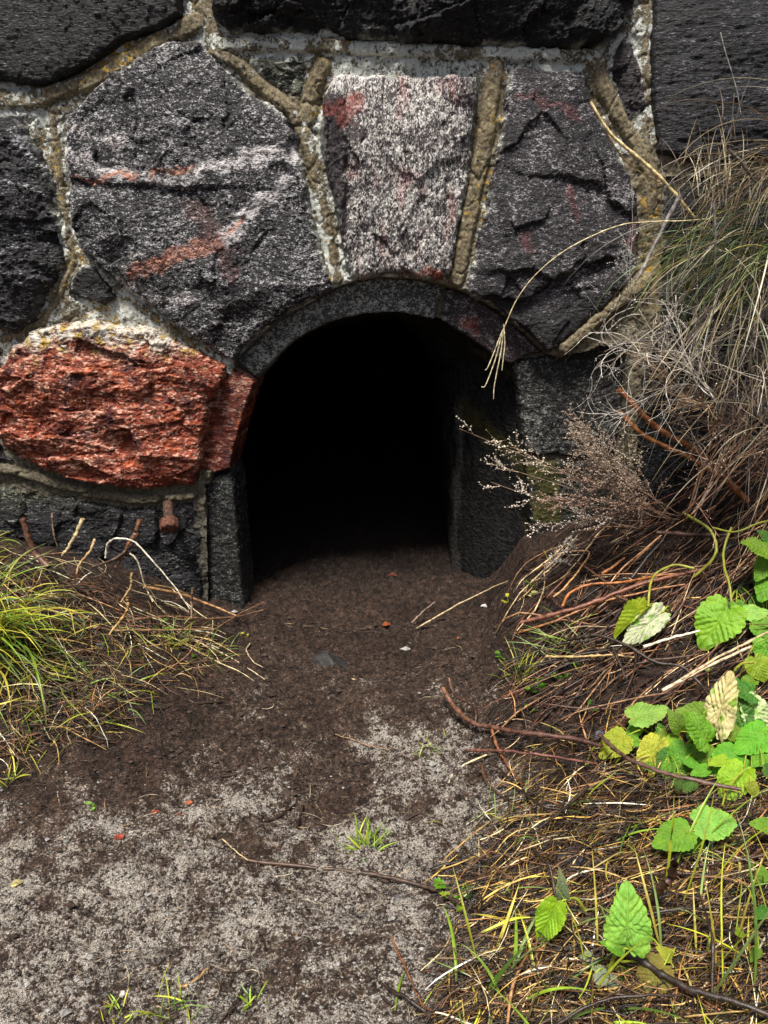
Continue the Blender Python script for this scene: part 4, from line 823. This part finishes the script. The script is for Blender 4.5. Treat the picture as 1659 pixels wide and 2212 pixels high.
# ------------------------------------------------------------------ dry weeds with seed heads and the pale twig tangle
def walk(p, d, L, k, curl, grav, jit):
    P = [np.array(p, float)]; d = np.array(d, float); d /= np.linalg.norm(d); stp = L/(k-1)
    for i in range(k-1):
        d = d+curl*stp+np.array((0, 0, -grav*stp))+rng.normal(0, jit, 3)*math.sqrt(stp); d /= np.linalg.norm(d); P.append(P[-1]+d*stp)
    P = np.array(P); P[:, 1] = np.minimum(P[:, 1], YW-.06); return P
def weed(name, label, root, mains, side_n, side_L, sub_n, sub_L, r0, col, seedcol, seed_r, seeds, cat='dried weed', group=None, jit=.9, curls=2.5):
    t = empty(name, root, label, cat, group); s = Strands(); sb = Strands(); allP = []
    for (p, d, L, grav) in mains:
        P = walk(p, d, L, 14, rng.normal(0, 1, 3)*curls*.4, grav, jit*.5); allP.append((P, r0))
        for i in range(side_n):
            f = rng.uniform(.25, .98); j = int(f*13); T = P[min(j+1, 13)]-P[j-1]; T /= np.linalg.norm(T)
            dd = T+rng.normal(0, .45, 3)*np.array((1, .6, 1)); Ls = side_L*(1.15-f*.6)*rng.uniform(.5, 1.1)
            P2 = walk(P[j], dd, Ls, 14, rng.normal(0, 1, 3)*curls, grav*.5, jit); allP.append((P2, r0*.55))
            for _ in range(sub_n):
                j2 = rng.integers(3, 13); T2 = P2[j2]-P2[j2-1]; T2 /= np.linalg.norm(T2)
                P3 = walk(P2[j2], T2+rng.normal(0, .6, 3), sub_L*rng.uniform(.4, 1.2), 14, rng.normal(0, 1, 3)*curls*2, 0, jit*1.5); allP.append((P3, r0*.34))
                if seeds:
                    jj = rng.choice(14, seeds); sb.blobs(P3[jj]+rng.normal(0, .0012, (seeds, 3)), seed_r*rng.uniform(.6, 1.3, seeds), np.array(seedcol)*np.exp(rng.normal(0, .3, (seeds, 1))))
            if seeds:
                jj = rng.choice(14, seeds); sb.blobs(P2[jj]+rng.normal(0, .0015, (seeds, 3)), seed_r*rng.uniform(.6, 1.3, seeds), np.array(seedcol)*np.exp(rng.normal(0, .3, (seeds, 1))))
    PP = np.array([a[0] for a in allP]); RR = np.array([a[1] for a in allP])[:, None]*np.linspace(1.1, .55, 14)[None]
    s.tubes(PP, RR, np.array(col)*np.exp(rng.normal(0, .35, (len(PP), 1))), sides=4)
    s.build('stems', M_TWIG, t)
    if seeds: sb.build('seed_heads', M_CRUMB, t, smooth=False)
    return t
def V3(px, py, Y): return at(px, py, Y)
def towards(a, b, L=None, grav=0.):
    d = b-a; n = np.linalg.norm(d); return (a, d, (L or n)*1.04, grav)
def mk(root, tips, Yr, Yt, grav=0.):
    a = V3(*root, Yr); return a, [towards(a+rng.normal(0, .008, 3), V3(*tp, Yt+rng.normal(0, .03)), None, grav) for tp in tips]
SEED = (.42,.33,.27)
r_, m_ = mk((1400,1115), [(1010,925),(1060,960),(1120,975)], 1.78, 1.86); weed('dried_weed', 'dried weed whose seed head reaches furthest left across the mossy passage wall', r_, m_, 9, .10, 4, .035, .0013, (.20,.13,.09), (.50,.44,.36), .0021, 5, group='dried weeds with seed heads', jit=.28, curls=.6)
r_, m_ = mk((1390,1130), [(1060,1075),(1150,1110)], 1.76, 1.82); weed('dried_weed', 'low dried weed with a seed head pointing left over the threshold', r_, m_, 9, .09, 4, .035, .0012, (.17,.11,.08), (.55,.48,.42), .0021, 6, group='dried weeds with seed heads', jit=.28, curls=.6)
r_, m_ = mk((1440,1110), [(1190,950),(1240,930),(1210,1000),(1270,970)], 1.78, 1.82); weed('dried_weed', 'bushy dried weed crowded with brown seeds in front of the jamb', r_, m_, 18, .11, 5, .04, .0012, (.19,.12,.08), (.30,.24,.19), .0021, 6, group='dried weeds with seed heads', jit=.6, curls=1.5)
r_, m_ = mk((1460,1120), [(1200,1060),(1250,1020),(1300,1000),(1230,1100)], 1.74, 1.78); weed('dried_weed', 'dense lower dried weed above the stem litter', r_, m_, 18, .10, 5, .04, .0012, (.16,.09,.06), (.26,.18,.14), .0020, 5, group='dried weeds with seed heads', jit=.6, curls=1.5)
r_, m_ = mk((1165,1240), [(1215,1170),(1255,1130),(1240,1180)], 1.88, 1.84); weed('dried_weed', 'small grey dried weed at the foot of the right jamb', r_, m_, 8, .05, 3, .02, .0010, (.28,.24,.20), (.5,.45,.38), .0018, 4, group='dried weeds with seed heads', jit=.6, curls=1.5)
r_, m_ = mk((1350,1040), [(1335,915),(1365,930),(1385,960)], 1.90, 1.92); weed('dried_weed', 'thin upright dried weed against the dark gap right of the jamb', r_, m_, 7, .05, 3, .02, .0010, (.30,.24,.18), (.5,.42,.3), .0018, 4, group='dried weeds with seed heads', jit=.6, curls=1.5)
PALE = (.56,.51,.46); 
r_, m_ = mk((1540,860), [(1350,620),(1370,560),(1390,700),(1430,600),(1380,760)], 1.70, 1.74); weed('dry_shrub', 'tangle of chalky white curling twigs beside the right hand stone', r_, m_, 16, .22, 2, .09, .0013, PALE, WT, .0014, 1, 'dry shrub', 'dry twig shrubs', .7, 13)
r_, m_ = mk((1640,900), [(1440,660),(1500,600),(1520,710),(1580,640)], 1.68, 1.70); weed('dry_shrub', 'grey twig tangle hanging over the green clump', r_, m_, 13, .24, 2, .09, .0013, (.40,.33,.27), WT, .0014, 1, 'dry shrub', 'dry twig shrubs', .7, 11)
r_, m_ = mk((1659,960), [(1350,790),(1400,850),(1420,760),(1480,800)], 1.74, 1.82, .4); weed('dry_shrub', 'brown twig tangle above the orange broken stems', r_, m_, 13, .18, 4, .07, .0020, (.26,.17,.11), (.5,.4,.3), .0014, 1, 'dry shrub', 'dry twig shrubs', .9, 5)
r_, m_ = mk((1500,1110), [(1620,820),(1659,700),(1580,900),(1659,850)], 1.72, 1.76); weed('dry_shrub', 'long pale stems sweeping up to the right edge', r_, m_, 9, .22, 2, .07, .0022, (.38,.28,.22), WT, .0017, 1, 'dry shrub', 'dry twig shrubs', .6, 3)
r_, m_ = mk((1480,1110), [(1560,900),(1620,1000),(1659,960),(1530,960)], 1.72, 1.74); weed('dry_shrub', 'brown stems crossing below the twig tangles', r_, m_, 9, .20, 3, .07, .0020, (.20,.10,.06), WT, .0017, 1, 'dry shrub', 'dry twig shrubs', .6, 3)
r_, m_ = mk((1360,660), [(1370,420),(1345,500),(1350,560)], 1.92, 1.95); weed('dry_shrub', 'faint grey twig sprays standing against the right hand stone', r_, m_, 7, .07, 3, .03, .0008, (.30,.28,.27), (.5,.5,.48), .0013, 3, 'dry shrub', 'dry twig shrubs', .7, 2.5)
r_, m_ = mk((1480,700), [(1290,810),(1330,740),(1270,760)], 1.86, 1.90); weed('dry_shrub', 'curved dark grey twigs in front of the rounded jamb stone', r_, m_, 6, .10, 2, .05, .0011, (.26,.25,.24), WT, .0015, 1, 'dry shrub', 'dry twig shrubs', .8, 5)

# ------------------------------------------------------------------ leaves
def leaf_mesh(seed, teeth=11, curl=.2, fold=.12, white=0.):
    rg = np.random.default_rng(seed); nt_, nr = 150, 15
    th = np.linspace(-np.pi, np.pi, nt_, endpoint=False)
    a = np.abs(th)*180/np.pi
    R = np.interp(a, [0, 12, 30, 60, 90, 120, 145, 160, 172, 180], [.70, .60, .50, .455, .475, .52, .56, .55, .49, .38])
    ph = (a/180*teeth) % 1; tooth = np.sin(np.pi*ph)**.7
    R = R*(1+.085*(tooth-.5)*np.clip((180-a)/14, 0, 1))*(1+.04*np.interp(th, np.linspace(-np.pi, np.pi, 9), rg.normal(0, 1, 9)))
    rr = np.linspace(0, 1, nr)[:, None]**.9
    x = rr*R[None]*np.sin(th)[None]*.95; y = .42+rr*R[None]*np.cos(th)[None]
    x, y = x.ravel(), y.ravel(); d = np.abs(x); ax_ = np.abs(x)
    for u0 in (.02, .05, .16, .30, .45, .60, .75):
        ang = {.02: -.55, .05: .15}.get(u0, .75); dd = np.abs(-(ax_)*math.sin(ang)+(y-u0)*math.cos(ang)-.25*ax_**2*(1 if ang > 0 else -1)); d = np.minimum(d, np.where(ax_ > 0, dd, 9))
    b_, cdx, cdy = cell(x+.02*fbm(x, y, 12, 2, seed), y, 15, seed); dome = 1-np.clip(np.hypot(cdx, cdy)*15/.75, 0, 1)**2
    z = .030*np.minimum(d/.045, 1)+.020*dome+.014*fbm(x*1., y, 16, 2, seed)+.02*fbm(x, y, 3, 2, seed+4)
    z += fold*ax_-curl*(y-.3)**2*.8-.25*ax_**2+.03*np.sin(np.arctan2(x, y-.42)*5+seed)*np.clip(np.hypot(x, y-.42)/.5, 0, 1)**2
    vein = np.clip(np.exp(-(d/.012)**2)+.35*(1-dome)**3, 0, 1)
    V = np.stack([x, y, z], -1); idx = np.arange(nr*nt_).reshape(nr, nt_); nx = np.roll(idx, -1, 1)
    Fq = np.stack([idx[:-1], idx[1:], nx[1:], nx[:-1]], -1).reshape(-1, 4)
    base = np.ones((len(V), 3)); yl = ss(.05, .5, fbm(x, y, 2.2, 2, seed+33)+.5*ss(.25, .5, np.hypot(x, y-.42)))[:, None]
    col = base*(1+.35*fbm(x, y, 3, 3, seed+9))[:, None]; col = col*(1-yl*.25)+yl*.25*np.array([1.8, 1.35, .9])
    if white:
        m = ss(.15, .32, fbm(x, y, 5, 3, seed+21))[:, None]; col = base*(1-m)+m*np.array([.40, .72, .2])
    me_o = mesh('leaf', V, Fq=Fq, mat=M_LEAF, loc=(0, 0, 0), cols=dict(Col=col, Vein=vein)); me = me_o.data; bpy.data.objects.remove(me_o); return me
LM = [leaf_mesh(1, 9, .35, .20), leaf_mesh(2, 10, .15, .10), leaf_mesh(3, 8, .60, .35), leaf_mesh(4, 9, .30, -.12)]
LW = [leaf_mesh(8, 10, .2, .1, 1.2), leaf_mesh(9, 10, .2, .05, .9)]
LF = [leaf_mesh(12, 10, .2, .9)]
from mathutils import Matrix
G1 = (.13,.32,.018); G2 = (.27,.42,.020); G3 = (.050,.16,.018); G4 = (.42,.41,.04); G5 = (.26,.44,.08); OL = (.17,.18,.03)
def leaf_plant(label, root, leaves, name='leafy_plant', group='heart leaved plants', sc_col=(.42,.50,.06)):
    """root px; leaves: (base px, tip px, lift, colour, mesh kind, up tilt, width, petiole r)"""
    rp = atg(root[0], root[1], .0)[0]; t = empty(name, rp, label, 'leafy plant', group); s = Strands()
    for (b, tp, lift, col, kind, tilt, wid) in leaves:
        B0 = atg(b[0], b[1], lift)[0]; zc = B0[1]*cp-(B0[2]-CAM_H)*sp
        dr = ray(*tp); T0 = dr*(zc); T0[2] += CAM_H; vec = T0-B0
        view = -dr/np.linalg.norm(dr); vec = vec+view*tilt*np.linalg.norm(vec)
        L = np.linalg.norm(vec); yv = vec/L; nrm = view*.75+np.array((0, 0, .8))+rng.normal(0, .18, 3)
        xv = np.cross(yv, nrm); xv /= np.linalg.norm(xv); zv = np.cross(xv, yv)
        zs = 1+.35*rng.random(); me = {0: LM[0], 1: LM[1], 2: LM[2], 3: LM[3], 8: LW[0], 9: LW[1], 12: LF[0]}[kind]
        o = bpy.data.objects.new('leaf', me); COL.objects.link(o); o.parent = t
        M = Matrix(np.column_stack([xv, yv, zv]).tolist()).to_4x4(); 
        o.rotation_euler = M.to_euler(); o.location = B0-rp; o.scale = (L*wid, L, L*zs); o.color = (*[min(c*float(np.exp(rng.normal(0, .12))), .9) for c in col], 1)
        mid = (B0+rp)/2; mid[2] = max(B0[2], rp[2])*.5+mid[2]*.5+.01
        P = smooth_poly([rp, mid, B0+yv*L*.01], 12); s.tubes(P[None], np.linspace(.0019, .0014, 12)[None]*(.6+6*L), [sc_col], sides=6)
    s.build('petiole', M_GRASS, t); return t
leaf_plant('plant with the large yellow green serrated leaf hanging above the pale stems', (1590,1275), [((1575,1308),(1520,1390),.10,G2,0,.1,1.05),((1590,1302),(1602,1360),.09,G1,2,.2,.8),((1608,1325),(1655,1322),.09,G5,1,.2,1.),((1625,1350),(1668,1368),.08,G1,1,.2,1.)])
leaf_plant('bright green plant cut off by the right edge beneath the twigs', (1690,1240), [((1668,1195),(1610,1175),.16,G1,1,.2,1.1),((1668,1205),(1636,1248),.15,G1,0,.1,.9),((1680,1240),(1642,1292),.12,G1,3,.2,1.),((1668,1170),(1640,1150),.15,G3,1,.1,1.)])
leaf_plant('plant with one round yellow leaf on a looped stalk at the right edge', (1590,1480), [((1628,1420),(1655,1470),.10,G2,3,.2,1.1),((1650,1380),(1670,1440),.10,G1,1,.2,1.)])
leaf_plant('leafy plant at the left end of the big green patch', (1420,1600), [((1362,1552),(1434,1532),.07,G5,1,.1,1.0),((1352,1590),(1303,1632),.06,G2,1,.1,1.05),((1380,1565),(1355,1590),.05,G1,3,.2,1.),((1425,1598),(1385,1682),.06,G4,2,.2,.75),((1440,1585),(1412,1605),.06,G1,1,.3,1.),((1400,1610),(1430,1640),.045,G1,3,.2,1.)])
leaf_plant('crinkled green plant in the middle of the big green patch', (1500,1640), [((1480,1608),(1455,1682),.07,G1,3,.2,.85),((1470,1580),(1450,1540),.08,G1,2,.2,.9),((1530,1602),(1482,1548),.09,G1,1,.2,1.05),((1515,1612),(1537,1688),.07,G1,3,.2,.8),((1545,1552),(1475,1532),.08,G1,2,.1,.8),((1520,1640),(1480,1650),.04,G3,1,.2,1.),((1500,1600),(1505,1560),.05,G3,1,.2,1.),((1450,1625),(1425,1660),.05,G3,1,.2,1.)])
leaf_plant('plant with two whitish leaves at the top of the big green patch', (1600,1560), [((1545,1580),(1578,1455),.09,(.64,.66,.40),8,.2,.55),((1612,1512),(1665,1580),.09,(.66,.68,.42),9,.1,1.),((1595,1508),(1572,1604),.10,G3,1,.1,.85),((1628,1502),(1566,1478),.09,G3,1,.2,.9),((1540,1570),(1555,1500),.085,G2,2,.3,.6)])
leaf_plant('yellow and green plant at the lower right of the big green patch', (1610,1630), [((1659,1580),(1598,1622),.08,G1,1,.2,1.),((1592,1618),(1545,1672),.07,G1,3,.2,1.),((1607,1658),(1562,1728),.06,G2,0,.2,.95),((1668,1618),(1630,1652),.06,G1,1,.2,1.),((1600,1600),(1640,1560),.06,G3,1,.2,1.),((1570,1600),(1590,1640),.05,G3,3,.2,1.),((1620,1640),(1659,1690),.04,G1,1,.2,1.)])
leaf_plant('pair of round leaves on yellow stalks below the big patch', (1605,1835), [((1489,1795),(1420,1825),.07,G1,1,.1,1.05),((1503,1778),(1590,1772),.08,G5,3,.1,.95),((1500,1792),(1518,1832),.06,G1,1,.2,1.),((1672,1792),(1628,1778),.06,G1,0,.1,.9)])
leaf_plant('plant with the single upright pointed leaf in the lower right', (1300,2140), [((1356,2050),(1356,1928),.10,G5,0,.15,.82),((1345,2052),(1308,2036),.09,G1,2,.2,.9)])
leaf_plant('plant with a folded yellow green leaf hanging edge on', (1275,1990), [((1205,1948),(1168,2026),.08,G2,12,.2,.8),((1215,1945),(1212,1890),.07,(.20,.24,.14),2,.3,.5)])
leaf_plant('pale grey green shrivelled leaves near the bottom right', (1310,2130), [((1262,2062),(1290,2110),.04,(.28,.36,.22),2,.2,.8),((1285,2102),(1342,2118),.05,(.24,.34,.20),3,.1,.9),((1350,2090),(1335,2140),.03,G3,1,.3,1.)])
leaf_plant('drooping olive leaf under the long dark branch', (1460,2070), [((1435,2085),(1385,2142),.05,OL,1,.15,1.1),((1450,2070),(1425,2050),.05,G4,2,.2,.9)])
leaf_plant('yellow and white variegated leaf pair on the stem litter', (1450,1330), [((1432,1322),(1350,1388),.09,(.64,.66,.40),8,.2,.55),((1398,1312),(1335,1368),.08,G2,12,.2,.5),((1395,1308),(1365,1320),.08,G4,1,.2,.9),((1432,1325),(1442,1345),.08,G4,1,.2,.9)])
def patch(label, root, spots, group='heart leaved plants'):
    lv = []
    for (x0, y0, sz, c) in spots:
        a = rng.uniform(.2, 2.9); lv.append(((x0, y0), (x0-math.cos(a)*sz, y0+math.sin(a)*sz), rng.uniform(.035, .075), c, int(rng.integers(0, 4)), rng.uniform(0, .4), rng.uniform(.8, 1.1)))
    return leaf_plant(label, root, lv)
patch('small crowded leaves at the left of the big green patch', (1430,1640), [(1380,1600,30,G1),(1420,1570,34,G3),(1395,1650,30,G1),(1445,1650,36,G1),(1460,1590,34,G2),(1470,1680,30,G3)])
patch('small crowded leaves in the middle of the big green patch', (1530,1620), [(1510,1560,40,G3),(1480,1640,36,G1),(1550,1590,40,G3),(1530,1660,36,G1),(1500,1690,32,G3),(1570,1640,36,G2)])
patch('small crowded leaves at the right of the big green patch', (1620,1610), [(1620,1550,40,G3),(1640,1600,44,G1),(1600,1580,36,G1),(1650,1660,36,G3),(1620,1690,34,G2),(1655,1520,40,G3),(1630,1470,30,G1)])
patch('loose green leaves near the right edge above the big patch', (1650,1400), [(1640,1290,34,G3),(1655,1330,38,G1),(1590,1340,32,G3),(1650,1235,34,G3),(1600,1265,28,G3)])
patch('young leaves scattered between the pair of round leaves and the corner', (1600,1900), [(1655,1880,34,G1),(1500,1830,26,G3),(1640,2050,30,G1),(1590,2010,22,G2),(1655,1960,32,G3)])
def stalk(pts, r, label, lift): return stick(pts, r*.66, (.40,.42,.06), label, lift, 'leaf_stalk', 'bare yellow leaf stalks', 'stalk', .9, None, .001, knots=False, mat=M_GRASS)
stalk([(1475,1107),(1530,1142),(1545,1177),(1535,1210),(1500,1245)], 5, 'thick yellow stalk bent over below the twigs', [.16,.14,.12,.10,.06])
stalk([(1500,1228),(1455,1220),(1415,1242),(1404,1275),(1400,1310)], 4, 'yellow stalk looping down to the variegated leaves', [.10,.11,.10,.09,.07])
stalk([(1580,1139),(1565,1180),(1562,1220),(1575,1262),(1580,1300)], 4.4, 'yellow stalk standing above the large yellow green leaf', [.15,.14,.13,.11,.09])
stalk([(1690,1120),(1640,1130),(1590,1150),(1540,1140)], 3.6, 'yellow stalk lying level below the twigs', .15)
stalk([(1630,1430),(1600,1435),(1583,1455),(1584,1475)], 4.6, 'yellow looped stalk at the right edge', [.10,.09,.06,.0])
stalk([(1605,1665),(1570,1700),(1560,1740)], 3, 'yellow stalk below the yellow leaf', .04)

# small seedlings with divided leaves
def seedling(px, py, n, size, col, label, Yl=.004):
    c0 = atg(px, py)[0]; t = empty('seedling', c0, label, 'seedling', 'small green seedlings'); s = Strands()
    for i in range(n):
        a = rng.uniform(0, 2*np.pi); L = size*rng.uniform(.5, 1.); P = np.array([c0+np.array((math.cos(a)*L*f, math.sin(a)*L*f, .5*L*math.sin(f*1.8)+Yl)) for f in np.linspace(0, 1, 6)])
        s.tubes(P[None], np.full((1, 6), .0006), [np.array(col)*.8], sides=4)
        for f in (3, 4, 5):
            for sg in (-1, 0, 1):
                dd = np.array((math.cos(a+sg*.9), math.sin(a+sg*.9), .25)); lw = size*.30*rng.uniform(.6, 1.1)
                Q = np.array([P[f]+dd*lw*u for u in np.linspace(0, 1, 5)]); s.ribbons(Q[None], lw*.62*np.array([[.2, .9, 1, .75, .1]]), [np.array(col)*rng.uniform(.8, 1.25)], fold=.15)
    s.build('leaves', M_GRASS, t); return t
for px, py, n, sz, cl, lb in [(350,1365,6,.035,G1,'feathery green seedling under the long grass'),(385,1395,5,.04,G4,'pale yellow seedling on the left bank'),(425,1418,4,.025,G1,'curly bright green seedling near the path'),(160,1458,5,.035,G5,'light green seedling low on the left bank'),(105,1455,4,.03,G4,'yellow orange seedling beside the light green one'),(528,1383,4,.022,G4,'tiny pale seedling at the left edge of the path'),(1098,1305,5,.028,G4,'yellow seedling at the foot of the right bank'),(1140,1290,5,.025,(.6,.6,.25),'whitish yellow seedling right of the threshold'),(1150,1268,4,.02,G1,'small green seedling at the top of the path'),(1085,1425,5,.022,G1,'green seedling left of the yellow green tuft'),(1165,1500,6,.032,G1,'bright green seedling below the yellow green tuft'),(1212,1475,4,.025,G1,'lobed green seedling on the right bank'),(1180,1360,3,.015,G5,'tiny seedling among the reddish stems'),(980,1930,5,.035,G1,'green seedling beside the long stick'),(990,1950,4,.035,G2,'yellow green seedling beside the long stick'),(1165,1620,4,.018,G5,'little seedling next to the straight red twig'),(1270,1540,3,.025,G3,'dark seedling in the straw'),(880,1670,4,.014,G2,'minute green seedling right of the path'),(285,1560,3,.015,G1,'lone speck of green below the left bank'),(433,1552,2,.012,G1,'single tiny leaf beside the dark twig'),(212,1745,3,.022,G5,'thin trailing seedling at the left of the path'),(1460,2060,4,.03,G1,'green seedling by the olive leaf'),(1340,2150,4,.02,G1,'small green seedling at the bottom right'),(1140,1545,4,.022,G5,'pale seedling above the curved branch'),(1240,1435,4,.02,G1,'feathery seedling beside the tan stem'),(1520,1450,4,.025,G5,'pale seedling under the white leaf'),(120,1370,4,.03,G1,'green seedling hidden in the long grass')]:
    seedling(px, py, n, sz, cl, lb)
# creeping ground cover in the lower right
litter('ground_cover', 'sparse green blades growing through the dead grass', R_LOW, 150, (.04, .11), (.002, .0045), 8, (.9, .8), GREEN+[(.5,.40,.12)], (3, 3, 2, 2, 2, 3), M_GRASS, .04, .18, .8, 140)
litter('ground_cover', 'thin green and yellow blades scattered over the left bank', [(-120,1280),(200,1330),(330,1420),(400,1500),(300,1580),(160,1650),(-120,1720)], 170, (.04, .13), (.0018, .0036), 8, (-.4, .9), GREEN, (3, 4, 1, 4, 1), M_GRASS, .05, .25, .9, 90)

# ------------------------------------------------------------------ loose stones, chips, dead leaves, bolt
def rock(px, py, r, col, label, name='stone_chip', group='small stones on the path', sink=.3, stretch=(1.3, 1, .7), cat='stone', mat=None, fcol=(.3,.3,.3), fle=.2, seed=0):
    c0 = atg(px, py)[0]; u = np.linspace(0, 2*np.pi, 22, endpoint=False); v = np.linspace(.08, np.pi-.08, 12)
    U, Vv = np.meshgrid(u, v); D = np.stack([np.sin(Vv)*np.cos(U), np.sin(Vv)*np.sin(U), np.cos(Vv)], -1).reshape(-1, 3)
    g = np.random.default_rng(seed+50); pl = g.normal(0, 1, (12, 3)); pl /= np.linalg.norm(pl, axis=1, keepdims=True)
    rad = np.min(np.clip(g.uniform(.6, .95, 12)[None]/np.clip(D@pl.T, .05, 1), 0, 1.2), 1); P = D*rad[:, None]*r*np.array(stretch); P[:, 2] += r*stretch[2]*(1-sink*2)
    idx = np.arange(12*22).reshape(12, 22); nx = np.roll(idx, -1, 1); Fq = np.stack([idx[:-1], idx[1:], nx[1:], nx[:-1]], -1).reshape(-1, 4)
    n0 = len(P); P = np.vstack([P, P[:22].mean(0), P[-22:].mean(0)]); Ft = [(n0, i, (i+1) % 22) for i in range(22)]+[(n0+1, n0-22+(i+1) % 22, n0-22+i) for i in range(22)]
    o = mesh(name, P+c0, Fq=Fq, Ft=Ft, mat=mat or M_DRESSED, smooth=False, cols=dict(Col=np.tile(col, (len(P), 1)), FCol=np.tile(fcol, (len(P), 1)), Fle=np.full(len(P), fle))); return meta(o, label, cat, group)
rock(716, 1440, .050, (.022,.020,.019), 'dark grey stone half buried in the middle of the path', 'half_buried_stone', None, .45, (1.1, .9, .7), seed=3, fcol=(.10,.095,.09))
rock(1045, 1310, .008, (.45,.44,.42), 'white pebble at the top right of the path', seed=4, fle=.6, fcol=(.8,.8,.8))
rock(505, 1372, .005, (.6,.58,.55), 'small white pebble by the left bank', seed=5, fle=.6, fcol=(.8,.8,.8))
rock(288, 1800, .006, (.42,.40,.38), 'pale pebble in the grey ground at the left', seed=6)
rock(218, 1398, .012, (.30,.30,.29), 'grey pebble in the straw of the left bank', seed=7)
rock(335, 1759, .007, (.42,.07,.04), 'red stone chip on the grey ground', seed=8, mat=M_RED, fcol=(.6,.25,.2), fle=.3)
rock(260, 1809, .008, (.30,.06,.035), 'dull red stone chip left of the others', seed=9, mat=M_RED, fcol=(.6,.3,.25), fle=.3)
rock(410, 1734, .006, (.45,.14,.06), 'orange red stone chip highest on the grey ground', seed=10, mat=M_RED, fcol=(.6,.3,.2), fle=.2)
rock(388, 1759, .004, (.35,.09,.05), 'tiny red stone chip between two others', seed=11, mat=M_RED)
rock(170, 1950, .008, (.30,.27,.24), 'brownish pebble at the lower left', seed=12)
rock(265, 2150, .008, (.50,.48,.45), 'pale pebble near the bottom left', seed=13)
rock(860, 1945, .012, (.10,.10,.105), 'dark pebble beside the long stick', seed=14)
rock(1245, 1865, .03, (.06,.06,.065), 'dark stone showing through the dead grass', 'half_buried_stone', None, .3, seed=15)
def dead_leaf(px, py, L, col, label, rot=0., fold=.5):
    c0 = atg(px, py, .006)[0]; u, v = np.meshgrid(np.linspace(0, 1, 14), np.linspace(-1, 1, 9)); wv = np.sin(u*np.pi)**.8*.36
    x = (u-.5); y = wv*v; z = fold*.3*np.abs(v)*wv+.12*np.sin(u*3)+.03*np.sin(v*4+u*9); ca, sa = math.cos(rot), math.sin(rot)
    P = np.stack([(x*ca-y*sa), (x*sa+y*ca), z], -1).reshape(-1, 3)*L+c0; i = (np.arange(8)[:, None]*14+np.arange(13)[None]).ravel()
    o = mesh('dead_leaf', P, Fq=np.stack([i, i+1, i+15, i+14], -1), mat=M_STRAW, cols=dict(Col=np.tile(col, (len(P), 1)))); return meta(o, label, 'dead leaf', 'dead leaves')
dead_leaf(835, 1350, .030, (.30,.07,.02), 'curled rust orange dead leaf in the middle of the path', .3)
dead_leaf(848, 1243, .03, (.12,.03,.02), 'dark red dead leaf just inside the opening', -.2)
dead_leaf(990, 1378, .012, (.35,.09,.03), 'tiny orange leaf scrap right of the path', .9)
dead_leaf(1445, 1467, .045, (.09,.04,.03), 'dark brown dead leaf among the pale stems', .5)
dead_leaf(1300, 1590, .035, (.10,.11,.18), 'bluish grey dead leaf under the green patch', .2)
dead_leaf(1180, 2085, .06, (.30,.15,.06), 'curled tan dead leaf in the dead grass', -.4)
dead_leaf(1135, 2180, .06, (.36,.17,.06), 'orange tan dead leaf at the bottom', -.1)
dead_leaf(35, 1910, .022, (.45,.38,.16), 'small straw coloured leaf scrap at the far left', .5)
# rusty bolt fixed in the foundation stone: part of the wall
b0 = at(363, 1092, YW-.035); b1 = at(366, 1135, YW-.085); s = Strands()
P = np.array([b0+(b1-b0)*f for f in np.linspace(-.15, 1, 14)]); s.tubes(P[None], (.0145*(1+rng.normal(0, .05, 14)))[None], [(.07,.035,.025)], sides=14)
c0 = s.n; s.V.append(P[:1]); s.n += 1; s.C.append(np.array([(.06,.03,.02)])); s.T.append(np.array([(c0, i, (i+1) % 14) for i in range(14)]))
bolt = s.build('anchor_bolt', M_RUST, wall); bolt['label'] = 'rusty iron bolt sticking out of the black foundation stone'
s = Strands(); d = (b1-b0)/np.linalg.norm(b1-b0); ff = np.array([-.010, -.007, -.003, .020, .024, .027]); P = b1+d[None]*(ff[:, None]-.012)
s.tubes(P[None], np.array([[.018, .025, .0275, .0275, .025, .017]]), [(.105,.042,.026)], sides=9)
c0 = s.n; s.V.append(P[-1:]+d*.002); s.n += 1; s.C.append(np.array([(.12,.05,.03)])); e0 = 5*9; s.T.append(np.array([(c0, e0+i, e0+(i+1) % 9) for i in range(9)]))
s.build('nut', M_RUST, bolt, smooth=False)
